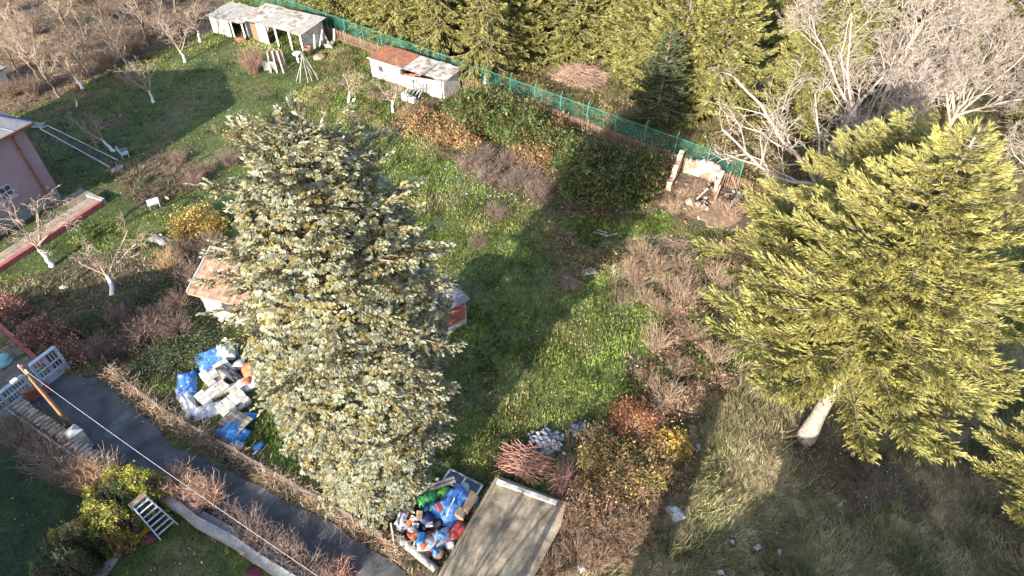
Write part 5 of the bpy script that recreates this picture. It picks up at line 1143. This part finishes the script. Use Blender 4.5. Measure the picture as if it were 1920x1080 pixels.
for i in range(70):
    u = rnd.uniform(748, 888); v = rnd.uniform(925, 1052)
    if (u - 748) * .75 + 1000 < v or v < 985 - (u - 748) * .55 or u > 932 - (v - 897) * .585 - 22: continue
    k = i % 4; sz = rnd.uniform(.2, .5); mt = rnd.choice(litm)
    if k == 0: V, Q = lump((sz, sz * .7, sz * .6), 500 + i, 8, .3)
    elif k == 1: V, Q = tarp(sz * 1.5, sz, .12, 500 + i, 9)
    elif k == 2: gg = Geo().box((0, 0, sz * .2), (sz, sz * .7, sz * .4), 0, (rnd.uniform(-.4, .4), rnd.uniform(-.4, .4))); V, Q = gg.V[0], gg.Q[0]
    else: gg = Geo().beam((-sz, 0, .1), (sz, .1, rnd.uniform(.1, .4)), .06, .03); V, Q = gg.V[0], gg.Q[0]
    put('litter_scrap', V, Q, mt, u, v, rnd.uniform(0, 6), 'small scrap of litter scattered through the rubbish heap', 'litter', rnd.uniform(.25, .7), k < 2, 'litter in the rubbish heap')
# grey stones behind the brushwood
sg = [(rnd.gauss(1022, 20), rnd.gauss(832, 13)) for _ in range(110)]
sm = []
for c in range(5):
    V, Q = lump((.28, .23, .20), 400 + c, 8, .16); gg = Geo().add(V, Q, None, np.ones(3) * (.38 + .10 * c) * np.array([.92, .97, 1.10])); me = gg.mesh('grey_stone'); me.materials.append(m_stone); sm.append(me)
for (u, v) in sg:
    o = link('grey_stone', rnd.choice(sm)); d = abs(u - 1022) / 40 + abs(v - 832) / 26; o.location = G(u, v) + Z3 * max(0, .32 - .25 * d); o.rotation_euler = (0, 0, rnd.uniform(0, 6)); sc_ = rnd.uniform(.7, 1.35); o.scale = (sc_,) * 3
    tag(o, 'blue grey fist sized stone in the pile behind the red brushwood', 'stone', 'stones piled behind the brushwood')
Vd, Qd = tarp(1.2, .8, .35, 61); put('dark_bag', Vd, Qd, m_navy, 1090, 806, .3, 'dark blue grey crumpled sheet on the grass past the stones', 'plastic sheet')
put('white_bag', *lump((.7, .6, .45), 62), m_paleplastic, 1258, 958, .4, 'white plastic bag at the top of the pale plastic on the long shadow', 'bag')
put('white_plastic', *tarp(.75, .6, .2, 63), m_paleplastic, 1268, 968, .4, 'torn white plastic sheet in the dry grass beside the long shadow', 'plastic sheet')
for (u, v, s, lab) in [(1090, 1065, .7, 'white crumpled plastic in the weeds beyond the platform foot'), (1118, 1018, .35, 'small white scrap under the dead weeds'), (1420, 1028, .5, 'white plastic scrap lying in shaded dry grass'), (1460, 1038, .45, 'white torn plastic beside a scrap in shaded dry grass'), (1372, 1018, .3, 'tiny white scrap in the shaded grass'), (1350, 1075, .4, 'white scrap among the shaded tussocks'), (1596, 855, .32, 'white stone like scrap on the bare earth by the fir trunk'), (1798, 868, .25, 'lone white scrap in the dark grass under the firs')]:
    put('plastic_scrap', *tarp(s * .7, s * .5, .12, int(u), 10), m_paleplastic, u, v, rnd.uniform(0, 3), lab, 'plastic scrap', .04)
put('grey_slab', *lump((.7, .3, .2), 71, 8, .1), m_stone, 1308, 840, 1.2, 'grey stone lying across the long thin shadow in dry grass', 'stone')
put('white_plastic', *tarp(1.2, .5, .2, 72), m_paleplastic, 1105, 512, .1, 'pale plastic strip on the grass beside the round stick heap', 'plastic sheet')
t = thing('pale_poles', 'three pale poles lying crossed on the shaded lawn', 'poles')
for a, b in (((1112, 438), (1142, 446)), ((1118, 434), (1138, 440)), ((1135, 447), (1158, 441))): Geo().beam(G(*a) + Z3 * .17, G(*b) + Z3 * .19, .07).obj('pole', m_greywood, t)
put('yellow_bucket', *lump((.5, .5, .45), 73, 10, .05), m_yellow, 1365, 452, 0, 'yellow plastic bucket under the leafless branches near the ruin', 'bucket')
put('red_scrap', *lump((.5, .4, .3), 74), m_red, 1332, 405, 0, 'red scrap among the ruin rubble', 'scrap'); put('blue_barrel', *lump((.6, .6, .6), 75), m_navy, 1228, 342, 0, 'dark barrel shaped lump in the brambles near the ruin', 'barrel')
put('earth_heap', *lump((3.2, 2.2, .32), 76, 30, .12), m_ground2, 1345, 408, .2, 'brown earth heap in front of the ruin', 'earth heap')
# orchard furniture
bed = thing('raised_bed', 'long narrow garden bed edged with white boards beside the pink house', 'garden bed')
a0, a1, b1, b0 = G(77, 244), G(207, 316), G(222, 303), G(90, 238)
for p_, q_ in ((a0, a1), (b0, b1), (a0, b0)): Geo().beam(p_ + Z3 * .10, q_ + Z3 * .10, .05, .2).obj('edging_board', m_whitep, bed)
g = Geo(); g.add([a0 + Z3 * .10, a1 + Z3 * .10, b1 + Z3 * .10, b0 + Z3 * .10], [(0, 1, 2, 3)], None, (.055, .055, .03)); g.obj('soil', m_ground, bed)
for i in range(3): Geo().box(G(216 + i * 5, 322 - i * 3) + Z3 * .12, (.5, .25, .22), .6).obj('end_stone', m_stone, bed)
ch = thing('garden_chair', 'white garden chair tipped beside the limewashed tree', 'chair', G(237, 295), .5)
Geo().box((0, 0, .42), (.6, .6, .05)).obj('seat', m_bluewhite, ch); Geo().box((-.32, 0, .75), (.05, .6, .7), 0, (0, -.25)).obj('backrest', m_bluewhite, ch)
for i in (-.25, .25):
    for j in (-.25, .25): Geo().beam((i, j, 0), (i, j, .42), .06).obj('leg', m_bluewhite, ch)
    Geo().beam((-.3, i * 1.15, .62), (.3, i * 1.15, .62), .05).obj('armrest', m_bluewhite, ch)
st = thing('white_table', 'small square white table top on the sunlit lawn', 'table', G(291, 388), .55)
Geo().box((0, 0, .5), (.85, .85, .05)).obj('table_top', m_whitep, st)
for i in (-.35, .35):
    for j in (-.35, .35): Geo().beam((i, j, 0), (i, j, .48), .05).obj('leg', m_whitep, st)
put('red_ball', *lump((.42, .42, .42), 80, 12, .0), m_red, 145, 166, 0, 'red ball at the lawn edge beside the leaning limewashed tree', 'ball'); put('red_ball', *lump((.36, .36, .36), 81, 12, .0), m_red, 228, 219, 0, 'red ball on the shaded lawn below the fork trunked tree', 'ball')
put('white_stone', *lump((.6, .35, .25), 82, 8, .1), m_stone, 120, 540, .2, 'pale flat stone on the dirt by the terrace tree', 'stone')
put('grey_cover', *tarp(1.6, .8, .3, 83), m_plinth, 300, 452, -.4, 'grey crumpled cover on the lawn edge behind the yellow stemmed bush', 'tarpaulin')
put('teal_bag', *lump((1.3, 1.0, .8), 84), M('teal_plastic', (.25, .42, .38), (.16, .3, .28), ns=3), 8, 682, .3, 'pale teal sack beside the drive kerb', 'bag')
put('flat_stone', *tarp(1, 1, .0, 85, 4), m_conc, 72, 236, 0, 'worn stone at the corner of the raised bed', 'stone')
# between the sheds: pole tripod, timber, barrels, tyre
tp = thing('bean_pole_tripod', 'tripod of long bare poles standing on the lawn below the long shed', 'poles')
tb = G(578, 150); apex = tb + Z3 * 2.9
for i in range(9):
    a_ = i * .7; Geo().tube([tb + np.array([math.cos(a_) * rnd.uniform(.6, 1.3), math.sin(a_) * rnd.uniform(.6, 1.3), 0]), apex + np.array([rnd.gauss(0, .12), rnd.gauss(0, .12), rnd.uniform(-.3, .3)])], [.04, .025], 5).obj('pole', m_greywood, tp)
tb2 = thing('timber_stack', 'bundle of brown planks leaning upright before the long shed', 'timber')
for i in range(9):
    a = G(508 + i * 4, 138 - (i % 3) * 3); Geo().beam(a, a + np.array([-.15 - .05 * i, .9, 2.0 + rnd.uniform(-.2, .3)]), .16, .05).obj('plank', m_wood if i % 3 else m_greywood, tb2)
gs = thing('grey_sheets', 'grey metal sheets leaning by the red brown bush tree', 'sheets')
for i in range(3): Geo().box(G(500 + i * 8, 134) + Z3 * .55, (.45, .04, 1.2), .3, (.25, 0)).obj('sheet', m_tin, gs)
ty = thing('old_tyre', 'old reddish tyre lying on a stand beside the long shed', 'tyre', G(580, 105) + Z3 * .02)
a_ = np.linspace(0, 2 * math.pi, 21); Geo().tube(np.stack([.38 * np.cos(a_), .38 * np.sin(a_), np.full(21, .85)], 1), .13, 8, cap=False).obj('tyre', m_rust, ty, True); Geo().tube([(0, 0, 0), (0, 0, .78)], [.3, .32], 10).obj('drum', m_wood, ty)
bk = thing('white_basin', 'white basin on a post beside the bean poles', 'basin', G(560, 118))
Geo().tube([(0, 0, 0), (0, 0, .85)], .12, 8).obj('pedestal', m_whitep, bk); Geo().tube([(0, 0, .8), (0, 0, .95), (0, 0, 1.1)], [.2, .4, .45], 12).obj('bowl', m_whitep, bk)
bk2 = thing('green_canister', 'green canister on the ground by the white basin', 'canister', G(571, 110)); Geo().tube([(0, 0, 0), (0, 0, .7), (0, 0, .82)], [.22, .22, .1], 10).obj('body', m_green, bk2); Geo().tube([(0, 0, .8), (0, 0, .9)], .07, 8).obj('cap', m_whitep, bk2)
sgn = thing('propped_boards', 'white boards propped on the shed front by the tyre', 'boards')
for i in range(5):
    a = G(590 + i * 9, 92 - i * 3); Geo().beam(a, a + np.array([rnd.uniform(-.6, .6), .4, 1.3 + rnd.uniform(-.3, .5)]), .2, .05).obj('board', m_whitep if i % 2 else m_greywood, sgn)
for i, (u, v) in enumerate([(455, 78), (600, 110), (620, 88)]):
    put('scrap_heap', *lump((1.3, 1.0, .7), 90 + i, 12, .3), [m_rust, m_wood, m_greywood][i], u, v, i, ['rusty scrap heap inside the open bay of the long shed', 'brown heap of scrap at the foot of the tyre drum', 'grey scrap heap beside the propped white boards'][i], 'scrap heap')
tag(Geo().beam(G(138, 683), G(146, 697) + Z3 * .9, .14).obj('wooden_stake', m_pole), 'short leaning wooden stake at the corner of the wicket gate', 'stake')
put('yellow_leaf_patch', *tarp(.5, .3, .05, 95, 8), m_yellow, 271, 1000, 1.0, 'yellow flattened plastic on the shaded plot below the ladder', 'plastic scrap', .03)
put('red_leaf_patch', *lump((.8, .6, .22), 96, 12, .25), M('maroon_leaves', (.12, .03, .035), (.06, .02, .022), ns=9, bump=.8), 280, 1008, .3, 'small maroon plant below the stepladder', 'plant')
put('red_leaf_patch', *lump((.9, .6, .22), 97, 12, .25), bpy.data.materials['maroon_leaves'], 482, 1075, .3, 'small maroon plant beside the foot of the retaining wall', 'plant')

# ------------------------------------------------------------------ unseen houses added to shade the alley and dry grass, then trees behind the camera
def neighbour(label, r0, r1, eave, ridge, wid):  # unseen gabled house, placed and sized for the shade it throws
    t = thing('unseen_shade_house', label, 'house'); d = unit2(r0, r1); n = np.array([-d[1], d[0], 0]); ln = np.linalg.norm((r1 - r0)[:2]); c = (r0 + r1) / 2 * [1, 1, 0]
    Geo().box(c + Z3 * eave / 2, (ln - .8, wid - .8, eave), ang(d)).obj('wall', m_dull, t)
    a, b = r0 * [1, 1, 0] + Z3 * eave, r1 * [1, 1, 0] + Z3 * eave; V = [a + n * wid / 2, b + n * wid / 2, b + Z3 * (ridge - eave), a + Z3 * (ridge - eave), a - n * wid / 2, b - n * wid / 2]
    Geo().add(V, [(0, 1, 2, 3), (3, 2, 5, 4), (0, 4, 5, 1)], [(0, 3, 4), (1, 5, 2)]).obj('roof', m_tile, t)
    return t
X = lambda x_, y_: np.array([x_ * 30, y_ * 30, 0.0])
neighbour('unseen rendered house set along the near side of the alley for its shade', X(-1.42, .393), X(-.587, -.202), 5.5, 8.1, 8)
neighbour('unseen rendered house added to shade the garden by the pink house drive', X(-1.50, .305), X(-1.027, .511), 6, 8.5, 7)
neighbour('unseen rendered house added to shade the dry grass plot', X(-.147, -.242), X(.10, -.10), 5.5, 8.5, 7)
neighbour('taller unseen rendered house added to shade the ground by the fir trunk', X(.17, -.11), X(.70, 0.0), 8, 11, 8)
dup(big, X(-.24, .07), 1.0, .95, 'pale leafless tree at the near end of the concrete platform')
o = conifer('slender_cypress', 91, 11.0, lambda f: .75 * (1 - np.clip(f, 0, 1) ** 1.5) + .08, .4, 300, .2, .34, .2, 16, .1, .05, (.05, .08, .03), (.04, .06, .025), m_bark, .14, slope=(.9, 1.4))
place(o, X(-.061, -.10)); tag(o, 'slender dark cypress whose long thin shadow falls across the dry grass', 'tree')
